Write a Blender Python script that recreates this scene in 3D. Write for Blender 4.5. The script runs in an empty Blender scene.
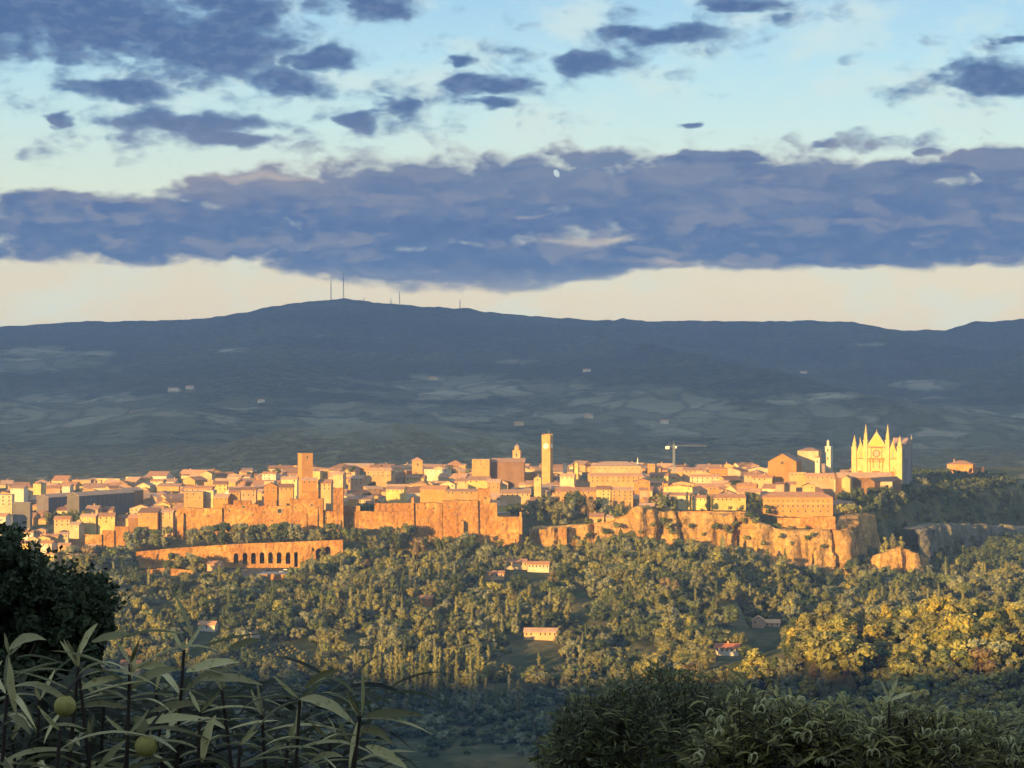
import bpy, math, random
import numpy as np
from mathutils import Vector, Matrix

random.seed(7)
rng = np.random.default_rng(11)
SC = bpy.context.scene
COL = SC.collection
F = 2200.0            # focal length in pixels of the 1024 px wide photograph: one pixel is D/2200 metres at distance D
PI = math.pi


def W(px, row, D):
    return Vector(((px - 512) * D / F, D, (384 - row) * D / F))


def pix(p):
    return 512 + F * p[0] / p[1], 384 - F * p[2] / p[1]


# ------------------------------------------------------------------ objects
def link(o, parent=None, mat=None):
    COL.objects.link(o)
    if parent is not None:
        o.parent = parent
    return o


def mesh_obj(name, verts, faces, mats, parent=None, mat_idx=None, smooth=False):
    me = bpy.data.meshes.new(name)
    me.from_pydata([tuple(v) for v in verts], [], [tuple(f) for f in faces])
    for m in (mats if isinstance(mats, (list, tuple)) else [mats]):
        me.materials.append(m)
    if mat_idx is not None:
        me.polygons.foreach_set('material_index', mat_idx)
    if smooth:
        me.polygons.foreach_set('use_smooth', [True] * len(me.polygons))
    me.update()
    o = bpy.data.objects.new(name, me)
    return link(o, parent)


def np_mesh(name, V, Q, mat, smooth=False):
    """V (n,3), Q (m,k) all faces with k corners, or a list of such arrays"""
    me = bpy.data.meshes.new(name)
    Qs = Q if isinstance(Q, list) else [Q]
    Qs = [q for q in Qs if len(q)]
    me.vertices.add(len(V))
    me.vertices.foreach_set('co', np.asarray(V, dtype=np.float32).ravel())
    nl = sum(q.size for q in Qs)
    nf = sum(len(q) for q in Qs)
    me.loops.add(nl)
    me.loops.foreach_set('vertex_index', np.concatenate([q.ravel() for q in Qs]).astype(np.int32))
    me.polygons.add(nf)
    tot = np.concatenate([np.full(len(q), q.shape[1]) for q in Qs]).astype(np.int32)
    st = np.concatenate([[0], np.cumsum(tot)[:-1]]).astype(np.int32)
    me.polygons.foreach_set('loop_start', st)
    me.polygons.foreach_set('loop_total', tot)
    if smooth:
        me.polygons.foreach_set('use_smooth', np.ones(nf, dtype=bool))
    me.materials.append(mat)
    me.update(calc_edges=True)
    me.validate()
    return me


def obj_of(name, me, parent=None):
    return link(bpy.data.objects.new(name, me), parent)


def thing(name, loc, cat, label=None, group=None, rz=0.0):
    o = bpy.data.objects.new(name, None)
    o.empty_display_size = 1
    link(o)
    o.location = loc
    o.rotation_euler = (0, 0, rz)
    o['category'] = cat
    if label:
        o['label'] = label
    if group:
        o['group'] = group
    return o


def tag(o, cat, label, group=None):
    o['category'] = cat
    o['label'] = label
    if group:
        o['group'] = group
    return o


def structure(o):
    o['kind'] = 'structure'
    return o


# labels that are worked out at the end from where things stand among the landmarks
PENDING = []          # (object, family, description, px, row)


def later(o, family, desc, p):
    a, b = pix(p)
    PENDING.append((o, family, desc, a, b))


# ------------------------------------------------------------------ noise
def _hash(ix, iy, seed):
    h = (ix * 374761393 + iy * 668265263 + seed * 1442695041) & 0xFFFFFFFF
    h = ((h ^ (h >> 13)) * 1274126177) & 0xFFFFFFFF
    return ((h ^ (h >> 16)) & 0xFFFF) / 65535.0


def vnoise(x, y, seed=0):
    x = np.asarray(x, dtype=np.float64); y = np.asarray(y, dtype=np.float64)
    ix = np.floor(x).astype(np.int64); iy = np.floor(y).astype(np.int64)
    fx = x - ix; fy = y - iy
    fx = fx * fx * (3 - 2 * fx); fy = fy * fy * (3 - 2 * fy)
    a = _hash(ix, iy, seed); b = _hash(ix + 1, iy, seed)
    c = _hash(ix, iy + 1, seed); d = _hash(ix + 1, iy + 1, seed)
    return (a + (b - a) * fx) * (1 - fy) + (c + (d - c) * fx) * fy


def fbm(x, y, seed=0, oct=4):
    s, a, t = 0.0, 0.5, 0.0
    for i in range(oct):
        s = s + a * vnoise(np.asarray(x) * 2 ** i, np.asarray(y) * 2 ** i, seed + 17 * i)
        t += a
        a *= 0.5
    return s / t - 0.5


def smooth(a, b, x):
    t = np.clip((x - a) / (b - a), 0, 1)
    return t * t * (3 - 2 * t)


# ------------------------------------------------------------------ materials
def new_mat(name):
    m = bpy.data.materials.new(name)
    m.use_nodes = True
    nt = m.node_tree
    for n in list(nt.nodes):
        if n.type != 'OUTPUT_MATERIAL':
            nt.nodes.remove(n)
    out = [n for n in nt.nodes if n.type == 'OUTPUT_MATERIAL'][0]
    return m, nt, out


def nd(nt, t, **kw):
    n = nt.nodes.new(t)
    for k, v in kw.items():
        setattr(n, k, v)
    return n


def mix_rgb(nt, a, b, fac, mode='MIX'):
    n = nd(nt, 'ShaderNodeMix', data_type='RGBA', blend_type=mode)
    for sock, v in ((n.inputs['Factor'], fac), (n.inputs[6], a), (n.inputs[7], b)):
        if isinstance(v, (int, float)):
            sock.default_value = v
        elif isinstance(v, (tuple, list)):
            sock.default_value = (*v[:3], 1.0)
        else:
            nt.links.new(v, sock)
    return n.outputs[2]


def math_n(nt, op, a, b=0.0, c=None, clamp=False):
    n = nd(nt, 'ShaderNodeMath', operation=op, use_clamp=clamp)
    for i, v in enumerate((a, b) if c is None else (a, b, c)):
        if isinstance(v, (int, float)):
            n.inputs[i].default_value = v
        else:
            nt.links.new(v, n.inputs[i])
    return n.outputs[0]


def maprange(nt, v, a, b, c=0.0, d=1.0, smoothstep=True):
    n = nd(nt, 'ShaderNodeMapRange', interpolation_type='SMOOTHSTEP' if smoothstep else 'LINEAR')
    nt.links.new(v, n.inputs[0])
    for i, x in zip((1, 2, 3, 4), (a, b, c, d)):
        n.inputs[i].default_value = x
    return n.outputs[0]


def noise_n(nt, vec, scale, detail=4, rough=0.55, dim='3D'):
    n = nd(nt, 'ShaderNodeTexNoise', noise_dimensions=dim)
    if vec is not None:
        nt.links.new(vec, n.inputs['Vector'])
    n.inputs['Scale'].default_value = scale
    n.inputs['Detail'].default_value = detail
    n.inputs['Roughness'].default_value = rough
    return n.outputs[0]


def finish(nt, out, color, rough=0.9, spec=0.15, bump=None, bump_strength=0.3, bump_dist=0.5, transl=None):
    p = nd(nt, 'ShaderNodeBsdfPrincipled')
    if isinstance(color, tuple):
        p.inputs['Base Color'].default_value = (*color[:3], 1)
    else:
        nt.links.new(color, p.inputs['Base Color'])
    p.inputs['Roughness'].default_value = rough
    p.inputs['Specular IOR Level'].default_value = spec
    if bump is not None:
        b = nd(nt, 'ShaderNodeBump')
        b.inputs['Strength'].default_value = bump_strength
        b.inputs['Distance'].default_value = bump_dist
        nt.links.new(bump, b.inputs['Height'])
        nt.links.new(b.outputs[0], p.inputs['Normal'])
    sh = p.outputs[0]
    if transl:
        t = nd(nt, 'ShaderNodeBsdfTranslucent')
        if isinstance(color, tuple):
            t.inputs[0].default_value = (*color[:3], 1)
        else:
            nt.links.new(color, t.inputs[0])
        mx = nd(nt, 'ShaderNodeMixShader')
        mx.inputs[0].default_value = transl
        nt.links.new(sh, mx.inputs[1])
        nt.links.new(t.outputs[0], mx.inputs[2])
        sh = mx.outputs[0]
    nt.links.new(sh, out.inputs['Surface'])


def pos(nt):
    return nd(nt, 'ShaderNodeNewGeometry').outputs['Position']


def mat_plain(name, c, var=0.25, scale=0.3, rough=0.85, spec=0.2):
    m, nt, out = new_mat(name)
    n = noise_n(nt, pos(nt), scale, 5)
    col = mix_rgb(nt, tuple(x * (1 - var) for x in c), tuple(min(1, x * (1 + var)) for x in c), n)
    finish(nt, out, col, rough, spec)
    return m


def mat_object_color(name, stain=0.35, scale=0.12, fine=0.7, rough=0.9):
    """colour of each object (obj.color) with weathering"""
    m, nt, out = new_mat(name)
    oi = nd(nt, 'ShaderNodeObjectInfo')
    p = pos(nt)
    n1 = maprange(nt, noise_n(nt, p, scale, 5, 0.6), 0.3, 0.7)
    n2 = noise_n(nt, p, fine, 3, 0.6)
    dk = mix_rgb(nt, oi.outputs['Color'], (0.50, 0.40, 0.33), 0.55, 'MULTIPLY')
    c = mix_rgb(nt, oi.outputs['Color'], dk, math_n(nt, 'MULTIPLY', n1, stain * 1.6, clamp=True))
    c = mix_rgb(nt, mix_rgb(nt, c, (0.78, 0.76, 0.74), 1.0, 'MULTIPLY'), c, n2)
    finish(nt, out, c, rough, 0.1, n2, 0.25, 0.2)
    return m


def mat_masonry(name, c1, c2, c3, scale=0.05, streaks=0.8, streak_amt=0.5):
    m, nt, out = new_mat(name)
    p = pos(nt)
    big = maprange(nt, noise_n(nt, p, scale, 6, 0.6), 0.35, 0.65)
    mid = maprange(nt, noise_n(nt, p, scale * 6, 4, 0.6), 0.35, 0.7)
    c = mix_rgb(nt, c1, c2, big)
    c = mix_rgb(nt, c, c3, math_n(nt, 'MULTIPLY', mid, 0.6))
    mp = nd(nt, 'ShaderNodeMapping')
    nt.links.new(p, mp.inputs[0]); mp.inputs['Scale'].default_value = (0.5, 0.5, 0.06)
    streak = maprange(nt, noise_n(nt, mp.outputs[0], streaks, 4, 0.65), 0.5, 0.68)
    c = mix_rgb(nt, c, tuple(x * 0.55 for x in c3), math_n(nt, 'MULTIPLY', streak, streak_amt))
    finish(nt, out, c, 0.95, 0.05, mid, 0.8, 1.5)
    return m


def mat_foliage(name, source='object', dark=0.72, light=1.45, transl=0.12):
    m, nt, out = new_mat(name)
    if source == 'object':
        base = nd(nt, 'ShaderNodeObjectInfo').outputs['Color']
    else:
        base = nd(nt, 'ShaderNodeAttribute', attribute_name='tone').outputs['Color']
    g = nd(nt, 'ShaderNodeNewGeometry')
    r = g.outputs['Random Per Island']
    lo = mix_rgb(nt, base, (dark, dark, dark), 1.0, 'MULTIPLY')
    hi = mix_rgb(nt, base, (light, light * 0.97, light * 0.85), 1.0, 'MULTIPLY')
    c = mix_rgb(nt, lo, hi, r)
    finish(nt, out, c, 0.7, 0.12, transl=transl)
    return m


def mat_leaf(name, lo, hi, transl=0.25, rough=0.55, spec=0.3):
    m, nt, out = new_mat(name)
    g = nd(nt, 'ShaderNodeNewGeometry')
    n = noise_n(nt, g.outputs['Position'], 25.0, 3)
    c = mix_rgb(nt, lo, hi, g.outputs['Random Per Island'])
    c = mix_rgb(nt, mix_rgb(nt, c, (0.65, 0.68, 0.6), 1.0, 'MULTIPLY'), c, n)
    wv = noise_n(nt, g.outputs['Position'], 90.0, 2)
    c = mix_rgb(nt, c, mix_rgb(nt, c, (0.55, 0.5, 0.35), 1.0, 'MULTIPLY'), maprange(nt, wv, .58, .7))
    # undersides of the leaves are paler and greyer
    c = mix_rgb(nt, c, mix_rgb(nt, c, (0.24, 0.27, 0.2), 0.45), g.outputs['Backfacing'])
    finish(nt, out, c, rough, spec, transl=transl)
    return m


M = {}
M['plaster'] = mat_object_color('weathered_plaster', 0.5)
M['tile'] = mat_object_color('terracotta_tiles', 0.5, 0.25, 1.4)
M['tufa'] = mat_masonry('tufa_masonry', (0.56, 0.31, 0.10), (0.37, 0.17, 0.055), (0.24, 0.13, 0.052), 0.045, 0.35, 0.55)
M['cliff'] = mat_masonry('tuff_rock', (0.52, 0.32, 0.12), (0.38, 0.22, 0.085), (0.17, 0.12, 0.055), 0.04, 0.3, 0.85)
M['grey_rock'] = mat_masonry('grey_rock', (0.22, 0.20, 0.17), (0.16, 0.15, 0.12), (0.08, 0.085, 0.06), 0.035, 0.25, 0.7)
M['marble'] = mat_plain('pale_marble', (0.50, 0.375, 0.165), 0.4, 0.25)
M['marble_gold'] = mat_plain('gilded_mosaic', (0.54, 0.36, 0.08), 0.3, 0.6)
M['marble_dark'] = mat_plain('dark_stone_trim', (0.26, 0.14, 0.05), 0.2, 0.5)
M['dark_pane'] = mat_plain('dark_window_glass', (0.03, 0.03, 0.035), 0.2, 1.0, 0.25, 0.5)
M['frame'] = mat_plain('stone_window_frame', (0.42, 0.33, 0.22), 0.15, 1.0)
M['white'] = mat_plain('white_paint', (0.75, 0.73, 0.68), 0.06, 1.0)
M['steel'] = mat_plain('grey_steel', (0.25, 0.28, 0.32), 0.15, 1.0, 0.5, 0.4)
M['dark_steel'] = mat_plain('dark_steel', (0.05, 0.055, 0.07), 0.2, 0.1, 0.6, 0.3)
M['bark'] = mat_plain('bark', (0.09, 0.065, 0.045), 0.3, 2.0)
M['twig'] = mat_plain('dark_twig', (0.035, 0.025, 0.022), 0.3, 20.0)
M['foliage'] = mat_foliage('tree_foliage', 'object')
M['foliage_near'] = mat_foliage('near_foliage', 'object', 0.3, 2.6, 0.2)
M['foliage_far'] = mat_foliage('woodland_foliage', 'attr')
M['lance'] = mat_leaf('lance_leaves', (0.12, 0.115, 0.050), (0.70, 0.62, 0.33))
M['lance_deep'] = mat_leaf('lance_leaves_painted_shade', (0.010, 0.015, 0.009), (0.055, 0.060, 0.034))  # dark copy of the lance leaves, inner shade put into the colour
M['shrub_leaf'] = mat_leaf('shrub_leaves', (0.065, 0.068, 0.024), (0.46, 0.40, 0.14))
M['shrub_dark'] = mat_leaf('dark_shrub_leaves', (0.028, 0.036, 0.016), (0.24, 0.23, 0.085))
M['fruit'] = mat_plain('yellow_green_fruit', (0.31, 0.27, 0.085), 0.3, 30.0, 0.7)
M['tuft'] = mat_plain('pale_seed_tufts', (0.46, 0.44, 0.24), 0.3, 40.0, 0.9)
M['asphalt'] = mat_plain('asphalt', (0.06, 0.06, 0.06), 0.2, 0.3)
M['car'] = mat_object_color('car_paint', 0.05, 1.0, 2.0, 0.35)
M['tyre'] = mat_plain('tyre_rubber', (0.02, 0.02, 0.02), 0.1, 5.0)

# ------------------------------------------------------------------ terrain
# plateau edge: px, distance, row of the top, row of the foot, width of the slope
EDGE = [(-900, 1990, 556, 566, 12), (0, 1990, 552, 562, 10), (130, 1982, 553, 567, 3), (345, 1982, 543, 566, 3), (400, 2004, 546, 560, 8),
        (455, 2032, 546, 553, 6), (525, 2042, 545, 552, 6), (531, 2062, 528, 551, 3), (600, 2060, 524, 552, 3), (625, 2052, 515, 549, 3),
        (640, 2046, 508, 548, 3), (700, 2056, 513, 553, 3), (748, 2052, 514, 558, 3), (776, 2047, 530, 565, 3), (834, 2042, 531, 577, 3),
        (850, 2062, 533, 578, 4), (864, 2112, 516, 572, 10), (935, 2300, 497, 545, 20), (1062, 2650, 483, 535, 24), (1300, 3100, 478, 520, 30)]
_E = [(W(p, t, d), W(p, b, d).z, w) for p, d, t, b, w in EDGE]


def edge_info(x, y):
    """signed distance to the plateau edge (outside positive), top, foot and slope width at the nearest place"""
    x = np.asarray(x, dtype=np.float64); y = np.asarray(y, dtype=np.float64)
    best = np.full(x.shape, 1e18)
    out = [np.zeros(x.shape) for _ in range(4)]
    for (a, ab, aw), (b, bb, bw) in zip(_E[:-1], _E[1:]):
        dx, dy = b.x - a.x, b.y - a.y
        L2 = dx * dx + dy * dy
        t = np.clip(((x - a.x) * dx + (y - a.y) * dy) / L2, 0, 1)
        qx, qy = a.x + t * dx, a.y + t * dy
        d2 = (x - qx) ** 2 + (y - qy) ** 2
        side = (x - a.x) * dy - (y - a.y) * dx      # positive to the outer side
        m = d2 < best
        best = np.where(m, d2, best)
        sg = np.where(side >= 0, 1.0, -1.0)
        for i, v in enumerate((sg * np.sqrt(d2), a.z + t * (b.z - a.z), ab + t * (bb - ab), aw + t * (bw - aw))):
            out[i] = np.where(m, v, out[i])
    return out


def plateau(x, y):
    px = 512 + F * x / np.maximum(y, 1)
    z = -131 + 23 * (y - 2060) / 640
    z = z + np.interp(px, [-400, 0, 150, 260, 360], [-24, -19, -11, -3, 0])
    z = z + np.interp(px, [520, 600, 640, 850], [-3, 4, 9, 8]) * np.clip(1 - (y - 2060) / 500, 0, 1)
    z = z - 80 * smooth(2760, 3200, y)
    return z


def height(x, y):
    x = np.asarray(x, dtype=np.float64); y = np.asarray(y, dtype=np.float64)
    s, zt, zb, w = edge_info(x, y)
    inside = zt + (plateau(x, y) - zt) * smooth(8, 85, -s)
    g = 0.05 * np.clip(s, 0, 200) + 0.12 * np.clip(s - 200, 0, 280)
    floor = -211 + 5 * fbm(x / 160, y / 160, 3)
    outside = np.maximum(zb - g, floor + 0.0 * x) + 5 * fbm(x / 60, y / 60, 5) * smooth(10, 80, s)
    outside = np.where(y > 1200, outside, floor)
    k = smooth(-10, np.maximum(w - 2.0, 1.0), s)
    z = inside * (1 - k) + outside * k
    # wooded spur on the near side of the valley
    spur = 68 * np.exp(-((x - 262) / 128) ** 2 - ((y - 1290) / 170) ** 2)
    z = z + spur * smooth(0, 120, s)
    # the hill the picture is taken from, and its ridge behind the camera
    near = np.interp(y, [-600, -300, -150, -60, -8, 3, 600, 700], [40, 46, 52, 22, -1.2, -2.3, -208, -211])
    near = near + np.interp(x, [-3000, -1450, -1300, -1150, -900, -730, -500, 0, 1000], [30, 28, 16, 9, 9, 15, 18, 8, 3]) * smooth(-40, -150, y)
    near = near + 22 * fbm(x / 45, y / 45, 9, 5) * smooth(-30, -110, y) + 10 * fbm(x / 120, y / 120, 10) * smooth(40, 300, y)
    z = np.where(y < 700, near + (z - near) * smooth(560, 700, y), z)
    return z


def G(x, y):
    return float(height(np.array([x]), np.array([y]))[0])


def on_ground(px, D):
    x = (px - 512) * D / F
    return Vector((x, D, G(x, D)))


def grid_mesh(name, xs, ys, Z, mat, smooth_=True):
    nx, ny = len(xs), len(ys)
    X, Y = np.meshgrid(xs, ys)
    V = np.stack([X.ravel(), Y.ravel(), Z.ravel()], 1)
    i = np.arange(nx * ny).reshape(ny, nx)
    Q = np.stack([i[:-1, :-1].ravel(), i[:-1, 1:].ravel(), i[1:, 1:].ravel(), i[1:, :-1].ravel()], 1)
    return np_mesh(name, V, Q, mat, smooth_)


def build_ground():
    m, nt, out = new_mat('ground_cover')
    p = pos(nt)
    a = maprange(nt, noise_n(nt, p, 0.02, 6, 0.6), 0.4, 0.6)
    b = maprange(nt, noise_n(nt, p, 0.12, 5, 0.6), 0.35, 0.7)
    c = mix_rgb(nt, (0.042, 0.052, 0.022), (0.115, 0.100, 0.045), a)
    c = mix_rgb(nt, c, (0.03, 0.04, 0.02), math_n(nt, 'MULTIPLY', b, 0.6))
    finish(nt, out, c, 0.95, 0.05, b, 0.5, 1.0)
    xs = np.concatenate([np.linspace(-7400, -900, 26)[:-1], np.arange(-900, 900, 6.0), np.linspace(900, 7400, 26)])
    ys = np.concatenate([np.arange(-580, -20, 30), np.arange(-20, 30, 5), np.arange(30, 1150, 40), np.arange(1150, 2160, 6.0), np.arange(2160, 2800, 11), np.arange(2800, 3640, 40)])
    X, Y = np.meshgrid(xs, ys)
    structure(obj_of('ground', grid_mesh('ground', xs, ys, height(X, Y), m)))


RIDGE = [(-900, 330), (-300, 333), (0, 328), (60, 323), (130, 321), (180, 321), (210, 318), (250, 312), (290, 304), (318, 301), (345, 300), (372, 303), (400, 305), (460, 309), (490, 313),
         (520, 316), (560, 319), (600, 321), (622, 319), (660, 322), (720, 321), (800, 321), (850, 322), (885, 328), (905, 331), (945, 331), (975, 323), (1024, 319), (1300, 315), (1900, 330)]
# fields and clearings on the far hills: px, row, half width, half height, tone (0 dark .. 1 pale)
FIELDS = [(420, 385, 60, 7, .55), (440, 395, 70, 6, .6), (515, 362, 25, 3, .5), (640, 390, 45, 6, .7), (590, 402, 45, 6, .45), (560, 415, 50, 5, .5), (700, 408, 50, 8, .5),
          (790, 400, 40, 5, .7), (820, 396, 40, 4, .7), (925, 385, 32, 5, .8), (800, 424, 38, 9, .55), (780, 420, 25, 5, .8), (700, 432, 60, 7, .4), (610, 430, 50, 7, .4),
          (95, 358, 22, 9, .55), (30, 351, 35, 5, .55), (32, 367, 18, 3, .6), (120, 399, 22, 6, .6), (60, 410, 70, 9, .3), (20, 425, 40, 10, .45), (150, 425, 60, 8, .3),
          (230, 350, 25, 3, .5), (175, 390, 6, 2.5, .9), (190, 388, 4, 2, .9), (350, 440, 60, 8, .3), (450, 430, 60, 6, .45), (400, 418, 40, 5, .45), (990, 440, 40, 8, .45), (930, 430, 50, 6, .5),
          (300, 412, 70, 9, .25), (500, 445, 60, 6, .35), (960, 410, 60, 7, .4), (880, 345, 30, 3, .3), (320, 336, 8, 2, .4), (235, 405, 40, 7, .5), (520, 390, 40, 5, .5)]


def build_hills():
    m, nt, out = new_mat('hill_cover')
    p = pos(nt)
    at = nd(nt, 'ShaderNodeAttribute', attribute_name='field').outputs['Fac']
    wob = noise_n(nt, p, 0.0045, 8, 0.68)
    f = math_n(nt, 'ADD', at, math_n(nt, 'MULTIPLY_ADD', wob, 1.5, -0.78))
    mask = maprange(nt, f, 0.13, 0.29)
    v = nd(nt, 'ShaderNodeTexVoronoi'); v.inputs['Scale'].default_value = 0.0085
    mpv = nd(nt, 'ShaderNodeMapping'); mpv.inputs['Scale'].default_value = (1, 0.45, 0.5)
    dn = nd(nt, 'ShaderNodeTexNoise'); dn.inputs['Scale'].default_value = 0.006; dn.inputs['Detail'].default_value = 4
    nt.links.new(p, dn.inputs['Vector'])
    dv = nd(nt, 'ShaderNodeVectorMath', operation='MULTIPLY_ADD'); nt.links.new(dn.outputs['Color'], dv.inputs[0]); dv.inputs[1].default_value = (150, 150, 40); nt.links.new(p, dv.inputs[2])
    nt.links.new(dv.outputs[0], mpv.inputs[0]); nt.links.new(mpv.outputs[0], v.inputs['Vector'])
    cell = nd(nt, 'ShaderNodeSeparateColor'); nt.links.new(v.outputs['Color'], cell.inputs[0])
    edge = nd(nt, 'ShaderNodeTexVoronoi', feature='DISTANCE_TO_EDGE'); edge.inputs['Scale'].default_value = 0.0085
    nt.links.new(mpv.outputs[0], edge.inputs['Vector'])
    hedge = maprange(nt, edge.outputs[0], 0.01, 0.14)
    fc = mix_rgb(nt, (0.085, 0.10, 0.05), (0.56, 0.52, 0.41), math_n(nt, 'MULTIPLY', cell.outputs[0], at, clamp=True))
    mask = math_n(nt, 'MULTIPLY', mask, math_n(nt, 'MULTIPLY_ADD', hedge, 0.55, 0.45))
    trees = maprange(nt, noise_n(nt, p, 0.035, 4, 0.7), 0.35, 0.65)
    wood = mix_rgb(nt, (0.012, 0.019, 0.012), (0.048, 0.056, 0.028), trees)
    big = maprange(nt, noise_n(nt, p, 0.0016, 5, 0.6), 0.42, 0.62)
    wood = mix_rgb(nt, wood, mix_rgb(nt, wood, (1.7, 1.6, 1.3), 1.0, 'MULTIPLY'), big)
    sy = nd(nt, 'ShaderNodeSeparateXYZ'); nt.links.new(p, sy.inputs[0])
    wood = mix_rgb(nt, wood, mix_rgb(nt, (0.080, 0.072, 0.036), (0.20, 0.170, 0.080), trees), maprange(nt, sy.outputs[1], 4750, 4250))
    c = mix_rgb(nt, wood, fc, mask)
    finish(nt, out, c, 0.95, 0.05, trees, 1.0, 18.0)
    us = np.concatenate([np.linspace(-1600, -60, 40)[:-1], np.linspace(-60, 1084, 560), np.linspace(1084, 2600, 40)[1:]])   # columns fan out from the valley
    ys = np.concatenate([np.arange(3560, 5000, 22), np.arange(5000, 9400, 38), np.arange(9400, 10700, 26), np.arange(10700, 11080, 60)])
    U, Y = np.meshgrid(us, ys)
    X = (U - 512) * np.minimum(Y, 10000) / F
    X = np.clip(X, -7400, 7400)
    rx = 512 + F * X / 10000.0
    ridge_row = np.interp(rx, [a for a, b in RIDGE], [b for a, b in RIDGE])
    zr = (384 - ridge_row) * 10000 / F
    t = np.clip((Y - 3560) / (10000 - 3560), 0, 1)
    mid = np.sin(PI * np.clip(t, 0, 1)) ** 1.0
    z = -170 + (zr + 170) * t ** 1.45
    spurs = 1 - np.abs(2 * vnoise(X / 900 + 0.2 * Y / 900, Y / 2600, 21) - 1)
    z = z + mid * (150 * (spurs - 0.55) + 130 * fbm(X / 800, Y / 1000, 31, 5)) * (0.25 + 0.75 * smooth(0.05, 0.5, t)) * (1 - 0.75 * smooth(0.75, 1.0, t))
    z = z + 13 * (fbm(X / 42, Y / 60, 41, 3) + 0.2) + 16 * fbm(X / 190, Y / 190, 43, 3)
    z = z + 72 * np.exp(-np.abs((X + 250) / 330) ** 2.4 - ((Y - 4150) / 420) ** 2)
    z = z + 30 * np.exp(-((X + 900) / 260) ** 2 - ((Y - 5200) / 500) ** 2)
    z = np.where(Y > 10000, z - (Y - 10000) * 0.12, z)
    V = np.stack([X.ravel(), Y.ravel(), z.ravel()], 1)
    nx, ny = len(us), len(ys)
    i = np.arange(nx * ny).reshape(ny, nx)
    Q = np.stack([i[:-1, :-1].ravel(), i[:-1, 1:].ravel(), i[1:, 1:].ravel(), i[1:, :-1].ravel()], 1)
    me = np_mesh('hills', V, Q, m, True)
    PX = 512 + F * V[:, 0] / V[:, 1]
    RW = 384 - F * V[:, 2] / V[:, 1]
    fld = np.zeros(len(V))
    for a, b, ra, rb, tone in FIELDS + [(120, 418, 190, 26, .42), (420, 425, 200, 24, .42), (640, 415, 160, 22, .5), (900, 425, 190, 28, .48), (480, 388, 130, 12, .5), (40, 362, 90, 10, .42)]:
        d = np.sqrt(((PX - a) / (ra * 1.2)) ** 2 + ((RW - b) / (rb * 1.2)) ** 2)
        fld = np.maximum(fld, np.clip(1.25 - d, 0, 1) * tone)
    at = me.attributes.new('field', 'FLOAT', 'POINT')
    at.data.foreach_set('value', fld.astype(np.float32))
    structure(obj_of('hills', me))
    # farmhouses scattered over the slopes
    for q, rw, w_, cl_, lb in ((174, 391, 30, 'white', 'white farmhouse on the far hillside, larger of a pair'), (190, 388.5, 22, 'white', 'white farmhouse on the far hillside, smaller of a pair'), (338, 430.5, 22, 'white', 'white farmhouse low on the olive hill behind the brick tower'), (442, 434, 26, 'cream', 'cream farmhouse on the slope above the belfry'),
                              (434, 379.5, 26, 'cream', 'cream farmhouse amid the large pale fields mid hillside'), (587, 372, 24, 'white', 'white farmhouse high in the woods beyond the clock tower'), (588, 418, 22, 'cream', 'cream farmhouse on the slope beyond the pale palazzo'), (664, 424, 20, 'white', 'white farmhouse just above the tower crane on the hill'),
                              (804, 373, 24, 'white', 'lone white farmhouse high above the ochre church'), (134, 415, 20, 'cream', 'cream farmhouse on the hill above the grey apartment blocks'), (262, 403, 18, 'white', 'white hut on the hillside between two field strips'), (520, 425, 22, 'cream', 'cream farmhouse between belfry and far fields')):
        d2 = (PX - q) ** 2 + ((RW - rw) * 2) ** 2 + V[:, 1] * 2e-4
        k = int(np.argmin(d2))
        x, y, z = V[k]
        r = thing('farmhouse', (x, y, z), 'farmhouse', lb, 'farmhouses on the far hills', random.uniform(-.4, .2))
        wb, rb = MB(), MB()
        wall_under(wb, -w_ / 2, w_ / 2, -5, 5, -8, 6.5, 3, 'gx'); roof_on(rb, -w_ / 2, w_ / 2, -5, 5, 6.5, 3, 'gx')
        o = wb.build('wall', M['plaster'], r); o.color = (*WALLS[cl_], 1)
        o = rb.build('roof', M['tile'], r); o.color = (*ROOFS[1], 1)
    return V, nx, ny


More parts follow.
